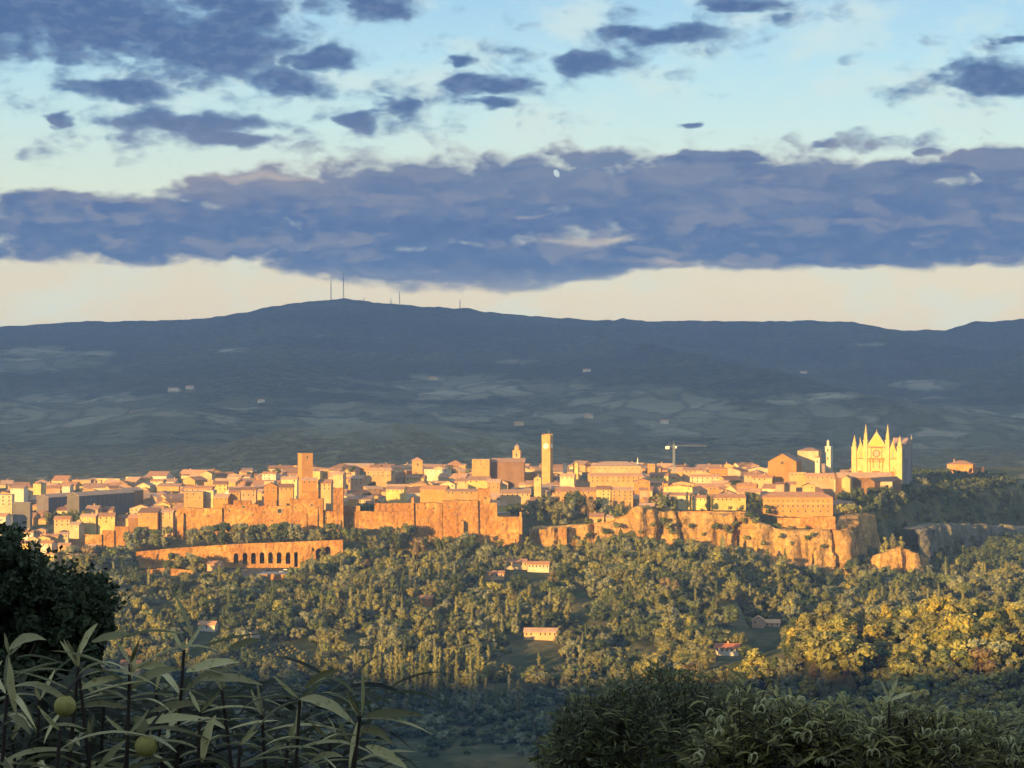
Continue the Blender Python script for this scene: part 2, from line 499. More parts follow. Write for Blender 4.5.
# ------------------------------------------------------------------ mesh builder
class MB:
    def __init__(self):
        self.v, self.f, self.m = [], [], []

    def add(self, vs, fs, m=0):
        k = len(self.v)
        self.v += [tuple(v) for v in vs]
        self.f += [tuple(k + i for i in f) for f in fs]
        self.m += [m] * len(fs)
        return self

    def box(self, x0, x1, y0, y1, z0, z1, m=0):
        v = [(x, y, z) for z in (z0, z1) for y in (y0, y1) for x in (x0, x1)]
        return self.add(v, [(0, 2, 3, 1), (4, 5, 7, 6), (0, 1, 5, 4), (2, 6, 7, 3), (0, 4, 6, 2), (1, 3, 7, 5)], m)

    def prism_x(self, prof, x0, x1, m=0):
        """profile (y,z) counter-clockwise seen from +x, extruded along x"""
        n = len(prof)
        v = [(x0, y, z) for y, z in prof] + [(x1, y, z) for y, z in prof]
        f = [tuple(reversed(range(n))), tuple(range(n, 2 * n))]
        f += [(i, (i + 1) % n, n + (i + 1) % n, n + i) for i in range(n)]
        return self.add(v, f, m)

    def prism_y(self, prof, y0, y1, m=0):
        n = len(prof)
        v = [(x, y0, z) for x, z in prof] + [(x, y1, z) for x, z in prof]
        f = [tuple(range(n)), tuple(reversed(range(n, 2 * n)))]
        f += [(i, n + i, n + (i + 1) % n, (i + 1) % n) for i in range(n)]
        return self.add(v, f, m)

    def frustum(self, cx, cy, z0, z1, r0, r1, n=8, m=0, rot=0.0):
        a = [rot + 2 * PI * i / n for i in range(n)]
        v = [(cx + r0 * math.cos(t), cy + r0 * math.sin(t), z0) for t in a] + [(cx + r1 * math.cos(t), cy + r1 * math.sin(t), z1) for t in a]
        f = [tuple(reversed(range(n))), tuple(range(n, 2 * n))] + [(i, (i + 1) % n, n + (i + 1) % n, n + i) for i in range(n)]
        return self.add(v, f, m)

    def tube(self, pts, radii, n=6, m=0):
        pts = [Vector(p) for p in pts]
        k = len(self.v)
        for i, p in enumerate(pts):
            d = (pts[min(i + 1, len(pts) - 1)] - pts[max(i - 1, 0)]).normalized()
            a = d.cross(Vector((0, 0, 1)))
            if a.length < 1e-3:
                a = Vector((1, 0, 0))
            a.normalize(); b = d.cross(a)
            for j in range(n):
                t = 2 * PI * j / n
                self.v.append(tuple(p + (a * math.cos(t) + b * math.sin(t)) * radii[i]))
        for i in range(len(pts) - 1):
            for j in range(n):
                q = (k + i * n + j, k + i * n + (j + 1) % n, k + (i + 1) * n + (j + 1) % n, k + (i + 1) * n + j)
                self.f.append(q); self.m.append(m)
        self.f.append(tuple(k + (len(pts) - 1) * n + j for j in range(n))); self.m.append(m)
        return self

    def hip(self, x0, x1, y0, y1, z, rh, m=0):
        w, d = x1 - x0, y1 - y0
        cx, cy = (x0 + x1) / 2, (y0 + y1) / 2
        if w >= d:
            r = [(x0 + d / 2 * .9, cy), (x1 - d / 2 * .9, cy)]
        else:
            r = [(cx, y0 + w / 2 * .9), (cx, y1 - w / 2 * .9)]
        v = [(x0, y0, z), (x1, y0, z), (x1, y1, z), (x0, y1, z)]
        e = 0.3
        v += [(a, b, z + e) for a, b, _ in v]
        v += [(r[0][0], r[0][1], z + rh), (r[1][0], r[1][1], z + rh)]
        f = [(3, 2, 1, 0)] + [(i, (i + 1) % 4, 4 + (i + 1) % 4, 4 + i) for i in range(4)]
        if w >= d:
            f += [(4, 5, 9, 8), (5, 6, 9), (6, 7, 8, 9), (7, 4, 8)]
        else:
            f += [(4, 5, 8), (5, 6, 9, 8), (6, 7, 9), (7, 4, 8, 9)]
        return self.add(v, f, m)

    def build(self, name, mats, parent=None, smooth_=False):
        return mesh_obj(name, self.v, self.f, mats, parent, self.m, smooth_)


# ------------------------------------------------------------------ houses
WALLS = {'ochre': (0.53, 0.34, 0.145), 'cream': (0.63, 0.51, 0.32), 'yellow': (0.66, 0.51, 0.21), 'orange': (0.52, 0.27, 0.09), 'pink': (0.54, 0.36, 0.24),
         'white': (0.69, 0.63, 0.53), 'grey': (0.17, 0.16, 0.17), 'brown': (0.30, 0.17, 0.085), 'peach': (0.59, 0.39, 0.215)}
ROOFS = [(0.42, 0.225, 0.125), (0.50, 0.29, 0.175), (0.36, 0.20, 0.125), (0.50, 0.33, 0.225), (0.33, 0.21, 0.155), (0.25, 0.145, 0.095), (0.55, 0.35, 0.21)]
_win = {}
N_WIN = [0]


def window_mesh():
    if 'w' not in _win:
        b = MB()
        b.box(-.5, -.38, -.06, .1, -.5, .5, 0).box(.38, .5, -.06, .1, -.5, .5, 0).box(-.38, .38, -.06, .1, .42, .5, 0).box(-.38, .38, -.09, .1, -.5, -.42, 0)
        b.box(-.38, .38, -.02, .1, -.42, .42, 1)
        o = b.build('window', [M['frame'], M['dark_pane']])
        _win['w'] = o.data
        bpy.data.objects.remove(o)
    return _win['w']


def add_window(parent, x, y, z, w, h, rz=0.0):
    o = bpy.data.objects.new('window', window_mesh())
    link(o, parent)
    o.location = (x, y, z); o.scale = (w, 1, h); o.rotation_euler = (0, 0, rz)
    N_WIN[0] += 1
    return o


def roof_on(b, x0, x1, y0, y1, h, rh, kind, o=0.6):
    """adds a roof over the rectangle to builder b; returns the gable profile for the wall"""
    t = 0.35
    if kind == 'gx':                      # ridge along the front
        cy, hd = (y0 + y1) / 2, (y1 - y0) / 2
        k = rh / hd
        b.prism_x([(y0 - o, h - o * k), (y0 - o, h - o * k - t), (cy, h + rh - t), (y1 + o, h - o * k - t), (y1 + o, h - o * k), (cy, h + rh)][::-1], x0 - o, x1 + o)
    elif kind == 'gy':
        cx, hw = (x0 + x1) / 2, (x1 - x0) / 2
        k = rh / hw
        b.prism_y([(x0 - o, h - o * k), (x0 - o, h - o * k - t), (cx, h + rh - t), (x1 + o, h - o * k - t), (x1 + o, h - o * k), (cx, h + rh)][::-1], y0 - o, y1 + o)
    elif kind == 'hip':
        b.hip(x0 - o, x1 + o, y0 - o, y1 + o, h + 0.01, rh)
    elif kind == 'shed':
        d = y1 - y0
        k = rh / d
        b.prism_x([(y0 - o, h - o * k), (y0 - o, h - o * k - t), (y1 + o, h + rh + o * k - t), (y1 + o, h + rh + o * k)][::-1], x0 - o, x1 + o)
    else:
        b.box(x0 - .25, x1 + .25, y0 - .25, y1 + .25, h + .01, h + .35)


def wall_under(b, x0, x1, y0, y1, z0, h, rh, kind):
    t = 0.37
    if kind == 'gx':
        cy = (y0 + y1) / 2
        b.prism_x([(y0, z0), (y1, z0), (y1, h - t), (cy, h + rh - t), (y0, h - t)], x0, x1)
    elif kind == 'gy':
        cx = (x0 + x1) / 2
        b.prism_y([(x0, z0), (x1, z0), (x1, h - t), (cx, h + rh - t), (x0, h - t)], y0, y1)
    elif kind == 'shed':
        b.prism_x([(y0, z0), (y1, z0), (y1, h + rh - t), (y0, h - t)], x0, x1)
    else:
        b.box(x0, x1, y0, y1, z0, h)


HOUSES = []


def house(px0, px1, top_row, D, roof='gx', col='ochre', depth=None, rh=None, rot=0.0, win=None, roofcol=None, name='town_house', cat='house', label=None,
          group='houses of the hill town', wing=None, annex=(), chimney=None, base=None, family='house', sink=4.0, desc_extra=None):
    """front wall spans px0..px1 at distance D, eaves at picture row top_row"""
    w = (px1 - px0) * D / F
    cxp = (px0 + px1) / 2
    d = depth or random.uniform(9, 14)
    x = (cxp - 512) * D / F - d / 2 * math.sin(rot)        # the front wall stays where it is seen
    if rot:
        w = w / max(0.35, abs(math.cos(rot)))
    yc = D + d / 2
    gz = min(G(x, D), G(x, yc)) if base is None else base
    h = (384 - top_row) * D / F - gz
    h = max(h, 3.0)
    rh = rh if rh is not None else (min(w, d) * random.uniform(.20, .29) if roof != 'flat' else 0)
    r = thing(name, (x, yc, gz), cat, label, group, rot)
    wb, rb = MB(), MB()
    wall_under(wb, -w / 2, w / 2, -d / 2, d / 2, -sink, h, rh, roof)
    roof_on(rb, -w / 2, w / 2, -d / 2, d / 2, h, rh, roof)
    if wing:                                # a lower wing on one side, in front
        side, ww, hh = wing
        x0, x1 = (-w / 2 - ww, -w / 2 - .003) if side < 0 else (w / 2 + .003, w / 2 + ww)
        h2 = h * hh
        wall_under(wb, x0, x1, -d / 2 + 1.2, d / 2 - 1.5, -sink, h2, rh * .6, 'gx')
        roof_on(rb, x0, x1, -d / 2 + 1.2, d / 2 - 1.5, h2, rh * .6, 'gx', 0.4)
    wo = wb.build('wall', M['plaster'], r)
    for (ax, ay, aw, ad, ah, ak, ac) in annex:      # joined blocks of other heights and colours
        ab_, ar_ = MB(), MB()
        x0, x1, y0, y1 = ax * w - aw * w / 2, ax * w + aw * w / 2, ay * d - ad * d / 2, ay * d + ad * d / 2
        arh = min(x1 - x0, y1 - y0) * .22
        wall_under(ab_, x0, x1, y0, y1, -sink, h * ah, arh, ak)
        roof_on(ar_, x0, x1, y0, y1, h * ah, arh, ak, .5)
        ao = ab_.build('annex', M['plaster'], r); cc = WALLS[ac]; ao.color = (*cc, 1)
        q_ = ar_.build('roof', M['tile'], ao); q_.color = (*random.choice(ROOFS), 1)
    c = WALLS[col]
    j = random.uniform(.8, 1.08)
    wo.color = (min(1, c[0] * j), min(1, c[1] * j * random.uniform(.96, 1.04)), min(1, c[2] * j * random.uniform(.9, 1.1)), 1)
    ro = rb.build('roof', M['tile'], r)
    rc = roofcol or random.choice(ROOFS)
    if roof == 'flat':
        rc = (0.34, 0.30, 0.27)
    ro.color = (*rc, 1)
    if chimney is None:
        chimney = random.random() < .35
    if chimney and roof != 'flat':
        cb = MB()
        u = random.uniform(-.3, .3) * w
        cb.box(u - .45, u + .45, -.5, .4, h + rh * .3, h + rh + 1.3).box(u - .6, u + .6, -.65, .55, h + rh + 1.303, h + rh + 1.5)
        co = cb.build('chimney', M['plaster'], ro); co.color = (*WALLS['peach'], 1)
    if win:
        nx, ny = win
        for a in range(nx):
            for e in range(ny):
                wx = -w / 2 + w * (a + .5) / nx
                if random.random() < .15:
                    continue
                wz = h - 1.9 - e * min(3.4, (h - 2.0) / max(ny, 1))
                if wz > 0.8:
                    add_window(r, wx, -d / 2, wz, 1.4, 2.0)
    HOUSES.append((px0, px1, D))
    top = Vector((x, D, gz + h))
    if label is None:
        shape = {'gx': 'gabled', 'gy': 'gable-fronted', 'hip': 'hip-roofed', 'flat': 'flat-roofed', 'shed': 'lean-to roofed'}[roof]
        size = 'long' if w > 26 else ('tall' if h > 14 else ('small' if w < 13 else ''))
        later(r, family, f"{size + ' ' if size else ''}{col} {shape} house", top)
    return r, w, d, h, gz


# ------------------------------------------------------------------ foliage
_ICO_V = None


def ico():
    global _ICO_V, _ICO_F
    if _ICO_V is None:
        t = (1 + 5 ** .5) / 2
        v = np.array([(-1, t, 0), (1, t, 0), (-1, -t, 0), (1, -t, 0), (0, -1, t), (0, 1, t), (0, -1, -t), (0, 1, -t), (t, 0, -1), (t, 0, 1), (-t, 0, -1), (-t, 0, 1)], dtype=float)
        _ICO_V = v / np.linalg.norm(v[0])
        _ICO_F = np.array([(0, 11, 5), (0, 5, 1), (0, 1, 7), (0, 7, 10), (0, 10, 11), (1, 5, 9), (5, 11, 4), (11, 10, 2), (10, 7, 6), (7, 1, 8), (3, 9, 4), (3, 4, 2), (3, 2, 6), (3, 6, 8), (3, 8, 9),
                           (4, 9, 5), (2, 4, 11), (6, 2, 10), (8, 6, 7), (9, 8, 1)])
    return _ICO_V, _ICO_F


def cards(P, N, S, r):
    """leaf-clump faces at P, facing N, of size S"""
    n = len(P)
    N = N / (np.linalg.norm(N, axis=1, keepdims=True) + 1e-9)
    a = np.cross(N, r.normal(size=(n, 3)))
    a /= (np.linalg.norm(a, axis=1, keepdims=True) + 1e-9)
    b = np.cross(N, a)
    S = S[:, None]
    V = np.stack([P - a * S * .9, P - b * S * .55 + N * S * .12, P + a * S * .9, P + b * S * .55 - N * S * .1], 1).reshape(-1, 3)
    Q = np.arange(4 * n).reshape(n, 4)
    return V, Q


def crown_arrays(seed, clumps, card_n, card_s, core=0.78, jit=0.55):
    r = np.random.default_rng(seed)
    iv, if_ = ico()
    Vs, Qs, Ts, k = [], [], [], 0
    cen = np.mean([c for c, _ in clumps], axis=0)
    for c, rad in clumps:
        c = np.asarray(c, float); rad = np.asarray(rad, float) * np.ones(3)
        v = c + iv * rad * core * r.uniform(.75, 1.15, size=(12, 1))
        Vs.append(v); Ts.append(if_ + k); k += 12
        n = int(card_n * max(.5, (rad.mean() / 2.0) ** 1.3))
        d = r.normal(size=(n, 3)); d /= np.linalg.norm(d, axis=1, keepdims=True)
        out = (c - cen); out = out / (np.linalg.norm(out) + 1e-6)
        d = d + out * .45 + np.array([0, 0, .25]); d /= np.linalg.norm(d, axis=1, keepdims=True)
        P = c + d * rad * r.uniform(.72, 1.18, size=(n, 1))
        v, q = cards(P, d + r.normal(size=(n, 3)) * jit, r.uniform(.6, 1.25, n) * card_s, r)
        Vs.append(v); Qs.append(q + k); k += len(v)
    return np.concatenate(Vs), np.concatenate(Qs), np.concatenate(Ts)


def clumps_for(kind, seed):
    r = np.random.default_rng(seed)
    out = []
    if kind == 'broad':                     # 12 m tall
        for i in range(13):
            a = r.uniform(0, 2 * PI); q = r.uniform(.25, 1) ** .6
            z = r.uniform(3.6, 10.2)
            R = 3.9 * math.sqrt(max(.08, 1 - ((z - 6.3) / 5.2) ** 2))
            out.append(((R * q * math.cos(a), R * q * math.sin(a), z), r.uniform(1.4, 2.3)))
    elif kind == 'spread':                  # flat wide crown, 9 m
        for i in range(12):
            a = r.uniform(0, 2 * PI); q = r.uniform(.2, 1) ** .6
            out.append(((5 * q * math.cos(a), 5 * q * math.sin(a), r.uniform(3.6, 7.2) - 1.2 * q), (r.uniform(1.4, 2.2), r.uniform(1.4, 2.2), r.uniform(1.0, 1.6))))
    elif kind == 'tall':                    # upright oval crown, 17 m
        for i in range(14):
            a = r.uniform(0, 2 * PI); z = r.uniform(3, 15.3)
            R = 2.3 * math.sqrt(max(.05, 1 - ((z - 8.5) / 8.2) ** 2)) * r.uniform(.3, 1)
            out.append(((R * math.cos(a), R * math.sin(a), z), (r.uniform(1.2, 1.8), r.uniform(1.2, 1.8), r.uniform(1.5, 2.3))))
    elif kind == 'poplar':                  # 26 m column
        for i in range(18):
            z = 3.0 + i * 1.28
            R = .8 * r.uniform(.1, 1); a = r.uniform(0, 2 * PI)
            wd = 1.75 * (1 - .55 * abs((z - 11) / 15) ** 1.5)
            out.append(((R * math.cos(a), R * math.sin(a), z), (wd * r.uniform(.8, 1.1), wd * r.uniform(.8, 1.1), r.uniform(1.6, 2.3))))
    elif kind == 'cypress':                 # 14 m spindle
        for i in range(12):
            z = 1.2 + i * 1.05
            wd = 1.15 * math.sin(PI * min(1, (z + 1.2) / 15.2)) ** .7 + .15
            out.append(((r.uniform(-.15, .15), r.uniform(-.15, .15), z), (wd, wd, 1.2)))
    elif kind == 'pine':                    # umbrella pine 14 m
        for i in range(11):
            a = r.uniform(0, 2 * PI); q = r.uniform(.15, 1) ** .6
            out.append(((4.6 * q * math.cos(a), 4.6 * q * math.sin(a), 11.3 + r.uniform(-.3, .9) - .8 * q), (1.7, 1.7, 1.05)))
    elif kind == 'bush':                    # 4 m
        for i in range(8):
            a = r.uniform(0, 2 * PI); q = r.uniform(.1, 1)
            out.append(((1.7 * q * math.cos(a), 1.7 * q * math.sin(a), r.uniform(.9, 2.7)), r.uniform(.9, 1.4)))
    elif kind == 'plane':                   # avenue tree, 11 m ball on a trunk
        for i in range(12):
            a = r.uniform(0, 2 * PI); q = r.uniform(.25, 1) ** .5; z = r.uniform(3.6, 9.6)
            R = 2.9 * math.sqrt(max(.1, 1 - ((z - 6.5) / 4.6) ** 2))
            out.append(((R * q * math.cos(a), R * q * math.sin(a), z), r.uniform(1.3, 1.9)))
    return out


NOUN = {'bush': 'bush', 'cypress': 'cypress', 'poplar': 'poplar', 'pine': 'pine'}
TALL = {'broad': 12.3, 'spread': 8.6, 'tall': 17, 'poplar': 27, 'cypress': 14, 'pine': 13, 'bush': 4.0, 'plane': 11.2}
CROWN = {}
TRUNK = {}


def crowns(kind):
    if kind not in CROWN:
        n = {'broad': 5, 'spread': 3, 'tall': 3, 'poplar': 3, 'cypress': 2, 'pine': 2, 'bush': 3, 'plane': 3}[kind]
        lst = []
        for i in range(n):
            cs = {'cypress': .42, 'poplar': .55, 'bush': .42}.get(kind, .62)
            V, Q, T = crown_arrays(100 + i * 7 + len(kind) * 31, clumps_for(kind, 50 + i * 13 + len(kind)), 52, cs)
            lst.append((np_mesh('crown', V, [Q, T], M['foliage']), V, Q, T))
        CROWN[kind] = lst
        b = MB()
        H = TALL[kind]
        if kind in ('cypress', 'bush', 'poplar'):
            b.tube([(0, 0, -1.5), (0, 0, H * .2), (.05, 0, H * .7)], [.02 * H, .015 * H, .004 * H])
        else:
            top = H * (.8 if kind == 'pine' else .55)
            b.tube([(0, 0, -1.5), (.1, .05, top * .5), (0, .1, top)], [.026 * H, .02 * H, .011 * H])
            for a in range(5):
                t = a * 1.257 + .4
                R = H * .22
                b.tube([(0, .05, top * .8), (R * .5 * math.cos(t), R * .5 * math.sin(t), top * 1.02), (R * math.cos(t), R * math.sin(t), top * 1.18)], [.012 * H, .009 * H, .004 * H], 5)
        o = b.build('trunk', M['bark'])
        TRUNK[kind] = o.data
        bpy.data.objects.remove(o)
    return CROWN[kind]


TONES = {'olive green': (0.150, 0.152, 0.068), 'dark green': (0.055, 0.076, 0.042), 'grey-green': (0.168, 0.180, 0.115), 'yellow-green': (0.210, 0.205, 0.070),
         'golden': (0.275, 0.230, 0.055), 'rusty brown': (0.185, 0.140, 0.080), 'mid green': (0.098, 0.122, 0.056)}
NAMES = {'broad': 'broadleaf_tree', 'spread': 'spreading_tree', 'tall': 'upright_tree', 'poplar': 'poplar_tree', 'cypress': 'cypress_tree', 'pine': 'umbrella_pine', 'bush': 'bush', 'plane': 'avenue_tree'}
WORD = {'broad': 'round', 'spread': 'wide low', 'tall': 'tall upright', 'poplar': 'columnar', 'cypress': 'slim pointed', 'pine': 'umbrella-crowned', 'bush': 'low', 'plane': 'ball-crowned'}


def tree(kind, loc, h, tone, label=None, group=None, family='tree', wide=1.0, desc=None):
    lst = crowns(kind)
    k = random.randrange(len(lst))
    r = thing(NAMES[kind], loc, 'bush' if kind == 'bush' else 'tree', label, group, random.uniform(0, 2 * PI))
    s = h / TALL[kind]
    r.scale = (s * wide * random.uniform(.9, 1.1), s * wide * random.uniform(.9, 1.1), s)
    t = obj_of('trunk', TRUNK[kind], r)
    c = obj_of('crown', lst[k][0], r)
    q = TONES[tone]
    j = random.uniform(.8, 1.2)
    c.color = (q[0] * j, q[1] * j, q[2] * j, 1)
    if label is None:
        later(r, family, desc or f"{WORD[kind]} {tone} {NOUN.get(kind, 'tree')}", Vector(loc) + Vector((0, 0, h * .6)))
    return r


# ------------------------------------------------------------------ sky, sun, camera, air
SUN_AZ, SUN_EL = math.radians(35), math.radians(7.5)      # the sun stands low behind the camera, to its left


def lin(r, g, b):
    def f(c):
        c /= 255.0
        return c / 12.92 if c <= 0.04045 else ((c + 0.055) / 1.055) ** 2.4
    return (f(r), f(g), f(b))


SKY_STRENGTH = 0.15
EXPOSURE = 1.26


def build_sky():
    w = bpy.data.worlds.new('World')
    SC.world = w
    w.use_nodes = True
    nt = w.node_tree
    bg = [n for n in nt.nodes if n.type == 'BACKGROUND'][0]
    bg.inputs['Strength'].default_value = SKY_STRENGTH
    sky = nd(nt, 'ShaderNodeTexSky', sky_type='NISHITA')
    sky.sun_disc = False
    sky.sun_elevation = SUN_EL
    sky.sun_rotation = math.radians(180) + SUN_AZ
    sky.altitude = 400
    k = 1.0 / SKY_STRENGTH / 2 ** EXPOSURE

    def C(r, g, b, s=1.0):
        # the air in front reddens what lies behind it
        return tuple(x * k * s * q for x, q in zip(lin(r, g, b), (0.89, 1.06, 1.03)))
    tc = nd(nt, 'ShaderNodeTexCoord')
    sep = nd(nt, 'ShaderNodeSeparateXYZ')
    nt.links.new(tc.outputs['Generated'], sep.inputs[0])
    az = math_n(nt, 'ARCTAN2', sep.outputs[0], sep.outputs[1])
    el = math_n(nt, 'ARCSINE', sep.outputs[2])
    # azimuth and elevation in units of 100 pixels (one pixel = 1/2200 rad)
    u = math_n(nt, 'MULTIPLY_ADD', az, 22.0, 5.12)
    v = math_n(nt, 'MULTIPLY_ADD', el, -22.0, 3.84)
    cv = nd(nt, 'ShaderNodeCombineXYZ')
    nt.links.new(u, cv.inputs[0]); nt.links.new(v, cv.inputs[1])
    P = cv.outputs[0]
    mp = nd(nt, 'ShaderNodeMapping'); mp.inputs['Scale'].default_value = (1, 2.1, 1)
    nt.links.new(P, mp.inputs[0])
    PS = mp.outputs[0]
    # warp
    nz = nd(nt, 'ShaderNodeTexNoise', noise_dimensions='2D')
    nt.links.new(PS, nz.inputs['Vector']); nz.inputs['Scale'].default_value = 1.7; nz.inputs['Detail'].default_value = 3
    off = nd(nt, 'ShaderNodeVectorMath', operation='MULTIPLY_ADD')
    nt.links.new(nz.outputs['Color'], off.inputs[0]); off.inputs[1].default_value = (.7, .2, 0); off.inputs[2].default_value = (-.35, -.1, 0)
    ad = nd(nt, 'ShaderNodeVectorMath', operation='ADD')
    nt.links.new(P, ad.inputs[0]); nt.links.new(off.outputs[0], ad.inputs[1])
    PW = ad.outputs[0]
    fb = noise_n(nt, PS, 1.7, 8, 0.5, '2D')
    fine = noise_n(nt, PS, 5.5, 6, 0.6, '2D')

    def blob(cx, cy, rx, ry):
        m = nd(nt, 'ShaderNodeMapping', vector_type='TEXTURE')
        m.inputs['Location'].default_value = (cx / 100, cy / 100, 0)
        m.inputs['Scale'].default_value = (rx / 100, ry / 100, 1)
        nt.links.new(PW, m.inputs[0])
        l = nd(nt, 'ShaderNodeVectorMath', operation='LENGTH')
        nt.links.new(m.outputs[0], l.inputs[0])
        return l.outputs['Value']

    def field(blobs):
        cur = None
        for b in blobs:
            d = blob(*b)
            cur = d if cur is None else math_n(nt, 'MINIMUM', cur, d)
        return math_n(nt, 'SUBTRACT', 1.0, cur)
    # clear sky: the Nishita sky under a thin veil that turns cream towards the horizon
    ramp = nd(nt, 'ShaderNodeValToRGB')
    nt.links.new(maprange(nt, v, -6.16, 3.84, 0, 1, False), ramp.inputs[0])
    cr = ramp.color_ramp
    stops = [(-6.16, (168, 186, 212)), (-2.5, (154, 184, 216)), (0.0, (146, 196, 236)), (0.7, (170, 215, 240)), (1.3, (190, 222, 232)), (1.9, (206, 223, 218)), (2.5, (208, 208, 202)), (2.9, (214, 207, 196)), (3.3, (208, 201, 194)), (3.84, (184, 182, 186))]
    cr.elements[0].position = 0; cr.elements[1].position = 1
    for i, (r, c) in enumerate(stops):
        e = cr.elements[0] if i == 0 else (cr.elements[-1] if i == len(stops) - 1 else cr.elements.new((r + 6.16) / 10))
        e.color = (*lin(*c), 1)
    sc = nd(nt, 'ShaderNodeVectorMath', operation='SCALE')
    nt.links.new(maprange(nt, v, -0.6, -6.0, k, k * 2.3), sc.inputs['Scale'])      # sky above the view raised to add ambient light
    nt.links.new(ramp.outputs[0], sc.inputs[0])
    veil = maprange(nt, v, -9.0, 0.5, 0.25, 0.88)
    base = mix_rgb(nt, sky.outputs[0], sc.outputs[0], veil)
    cir = maprange(nt, noise_n(nt, PS, 0.9, 5, 0.6, '2D'), 0.42, 0.72)
    base = mix_rgb(nt, base, mix_rgb(nt, base, C(226, 228, 232), .75), math_n(nt, 'MULTIPLY', cir, .85))
    # high broken clouds
    A = [(90, 30, 175, 58), (205, 50, 130, 50), (290, 88, 50, 20), (120, 96, 90, 16), (10, 30, 120, 62), (330, 62, 46, 20), (235, 18, 70, 30),
         (372, 10, 62, 19), (195, 127, 108, 15), (235, 143, 66, 11), (65, 127, 18, 8), (358, 126, 34, 14), (395, 108, 36, 15),
         (452, 66, 26, 8), (495, 85, 62, 13), (492, 104, 24, 9), (590, 64, 48, 17), (668, 38, 72, 13), (740, 12, 66, 10),
         (688, 126, 16, 5), (826, 145, 22, 6), (975, 80, 66, 21), (1010, 92, 50, 18), (1012, 50, 22, 5), (925, 157, 22, 5)]
    A2 = [(150, 60, 260, 90), (480, 88, 150, 34), (640, 48, 140, 40), (740, 18, 120, 26), (380, 122, 90, 34), (180, 140, 190, 30), (980, 82, 110, 40), (860, 155, 150, 22)]
    wisp = noise_n(nt, PS, 3.1, 9, 0.62, '2D')
    vo = nd(nt, 'ShaderNodeTexVoronoi', voronoi_dimensions='2D', feature='SMOOTH_F1'); vo.inputs['Scale'].default_value = 2.3; vo.inputs['Smoothness'].default_value = .35
    mv = nd(nt, 'ShaderNodeMapping'); mv.inputs['Scale'].default_value = (1, 1.6, 1)
    nt.links.new(PW, mv.inputs[0]); nt.links.new(mv.outputs[0], vo.inputs['Vector'])
    vo2 = nd(nt, 'ShaderNodeTexVoronoi', voronoi_dimensions='2D', feature='SMOOTH_F1'); vo2.inputs['Scale'].default_value = 6.0; vo2.inputs['Smoothness'].default_value = .3
    nt.links.new(mv.outputs[0], vo2.inputs['Vector'])
    puff = math_n(nt, 'ADD', math_n(nt, 'MULTIPLY_ADD', vo.outputs[0], -1.3, .5), math_n(nt, 'MULTIPLY_ADD', vo2.outputs[0], -.7, .27))
    fa = math_n(nt, 'MAXIMUM', math_n(nt, 'MULTIPLY', field(A), 2.8), math_n(nt, 'MULTIPLY_ADD', field(A2), 1.0, -0.25))
    fa = math_n(nt, 'ADD', fa, math_n(nt, 'MULTIPLY_ADD', fb, 2.3, -1.15))
    fa = math_n(nt, 'ADD', fa, math_n(nt, 'MULTIPLY_ADD', wisp, 1.7, -0.85))
    fa = math_n(nt, 'ADD', fa, math_n(nt, 'MULTIPLY', puff, .8))
    aa = maprange(nt, fa, -0.25, 1.1)
    thick = maprange(nt, fa, 0.3, 1.7)
    ca = mix_rgb(nt, C(136, 164, 200), C(64, 90, 146), thick)
    ca = mix_rgb(nt, ca, C(104, 118, 162), math_n(nt, 'MULTIPLY', maprange(nt, fine, .42, .68), .6))
    ca = mix_rgb(nt, ca, C(122, 122, 156), math_n(nt, 'MULTIPLY', maprange(nt, v, 1.0, 1.6), .6))
    c = mix_rgb(nt, base, ca, math_n(nt, 'MULTIPLY', aa, 0.95))
    # the long bank over the horizon
    B = [(160, 234, 215, 36), (420, 212, 190, 56), (330, 200, 150, 28), (740, 208, 230, 58), (930, 222, 200, 56), (990, 170, 46, 24), (590, 160, 70, 14), (700, 163, 80, 13), (90, 214, 110, 20), (230, 192, 60, 16), (900, 178, 90, 16),
         (480, 262, 250, 26), (800, 250, 250, 26), (560, 186, 80, 26)]
    fbB = math_n(nt, 'MULTIPLY_ADD', field(B), 1.5, math_n(nt, 'MULTIPLY_ADD', fb, 1.0, -0.28))
    fbB = math_n(nt, 'ADD', fbB, math_n(nt, 'MULTIPLY_ADD', wisp, .7, -.35))
    fbB = math_n(nt, 'ADD', fbB, math_n(nt, 'MULTIPLY', puff, .4))
    # flat underside
    under = math_n(nt, 'ADD', v, math_n(nt, 'MULTIPLY_ADD', fb, 0.30, -0.15))
    under = math_n(nt, 'ADD', under, math_n(nt, 'MULTIPLY_ADD', wisp, 0.16, -0.08))
    sag = maprange(nt, math_n(nt, 'ABSOLUTE', math_n(nt, 'SUBTRACT', u, 4.5)), 0.4, 1.9, 1.0, 0.0)
    fbB = math_n(nt, 'SUBTRACT', fbB, maprange(nt, math_n(nt, 'MULTIPLY_ADD', sag, -0.36, under), 2.62, 2.96, 0, 2.2))
    ab = maprange(nt, fbB, -0.15, 0.6)
    ab = math_n(nt, 'MULTIPLY', ab, math_n(nt, 'SUBTRACT', 1.0, math_n(nt, 'MULTIPLY', maprange(nt, v, 2.62, 3.1), 0.35)))
    vv = math_n(nt, 'ADD', v, math_n(nt, 'MULTIPLY_ADD', fb, 0.9, -0.45))
    tint = maprange(nt, vv, 1.55, 2.4)
    cb = mix_rgb(nt, C(114, 124, 160), C(74, 98, 152), tint)
    ms = nd(nt, 'ShaderNodeMapping'); ms.inputs['Scale'].default_value = (0.75, 4.2, 1)
    nt.links.new(PW, ms.inputs[0])
    lay = noise_n(nt, ms.outputs[0], 1.0, 7, 0.6, '2D')
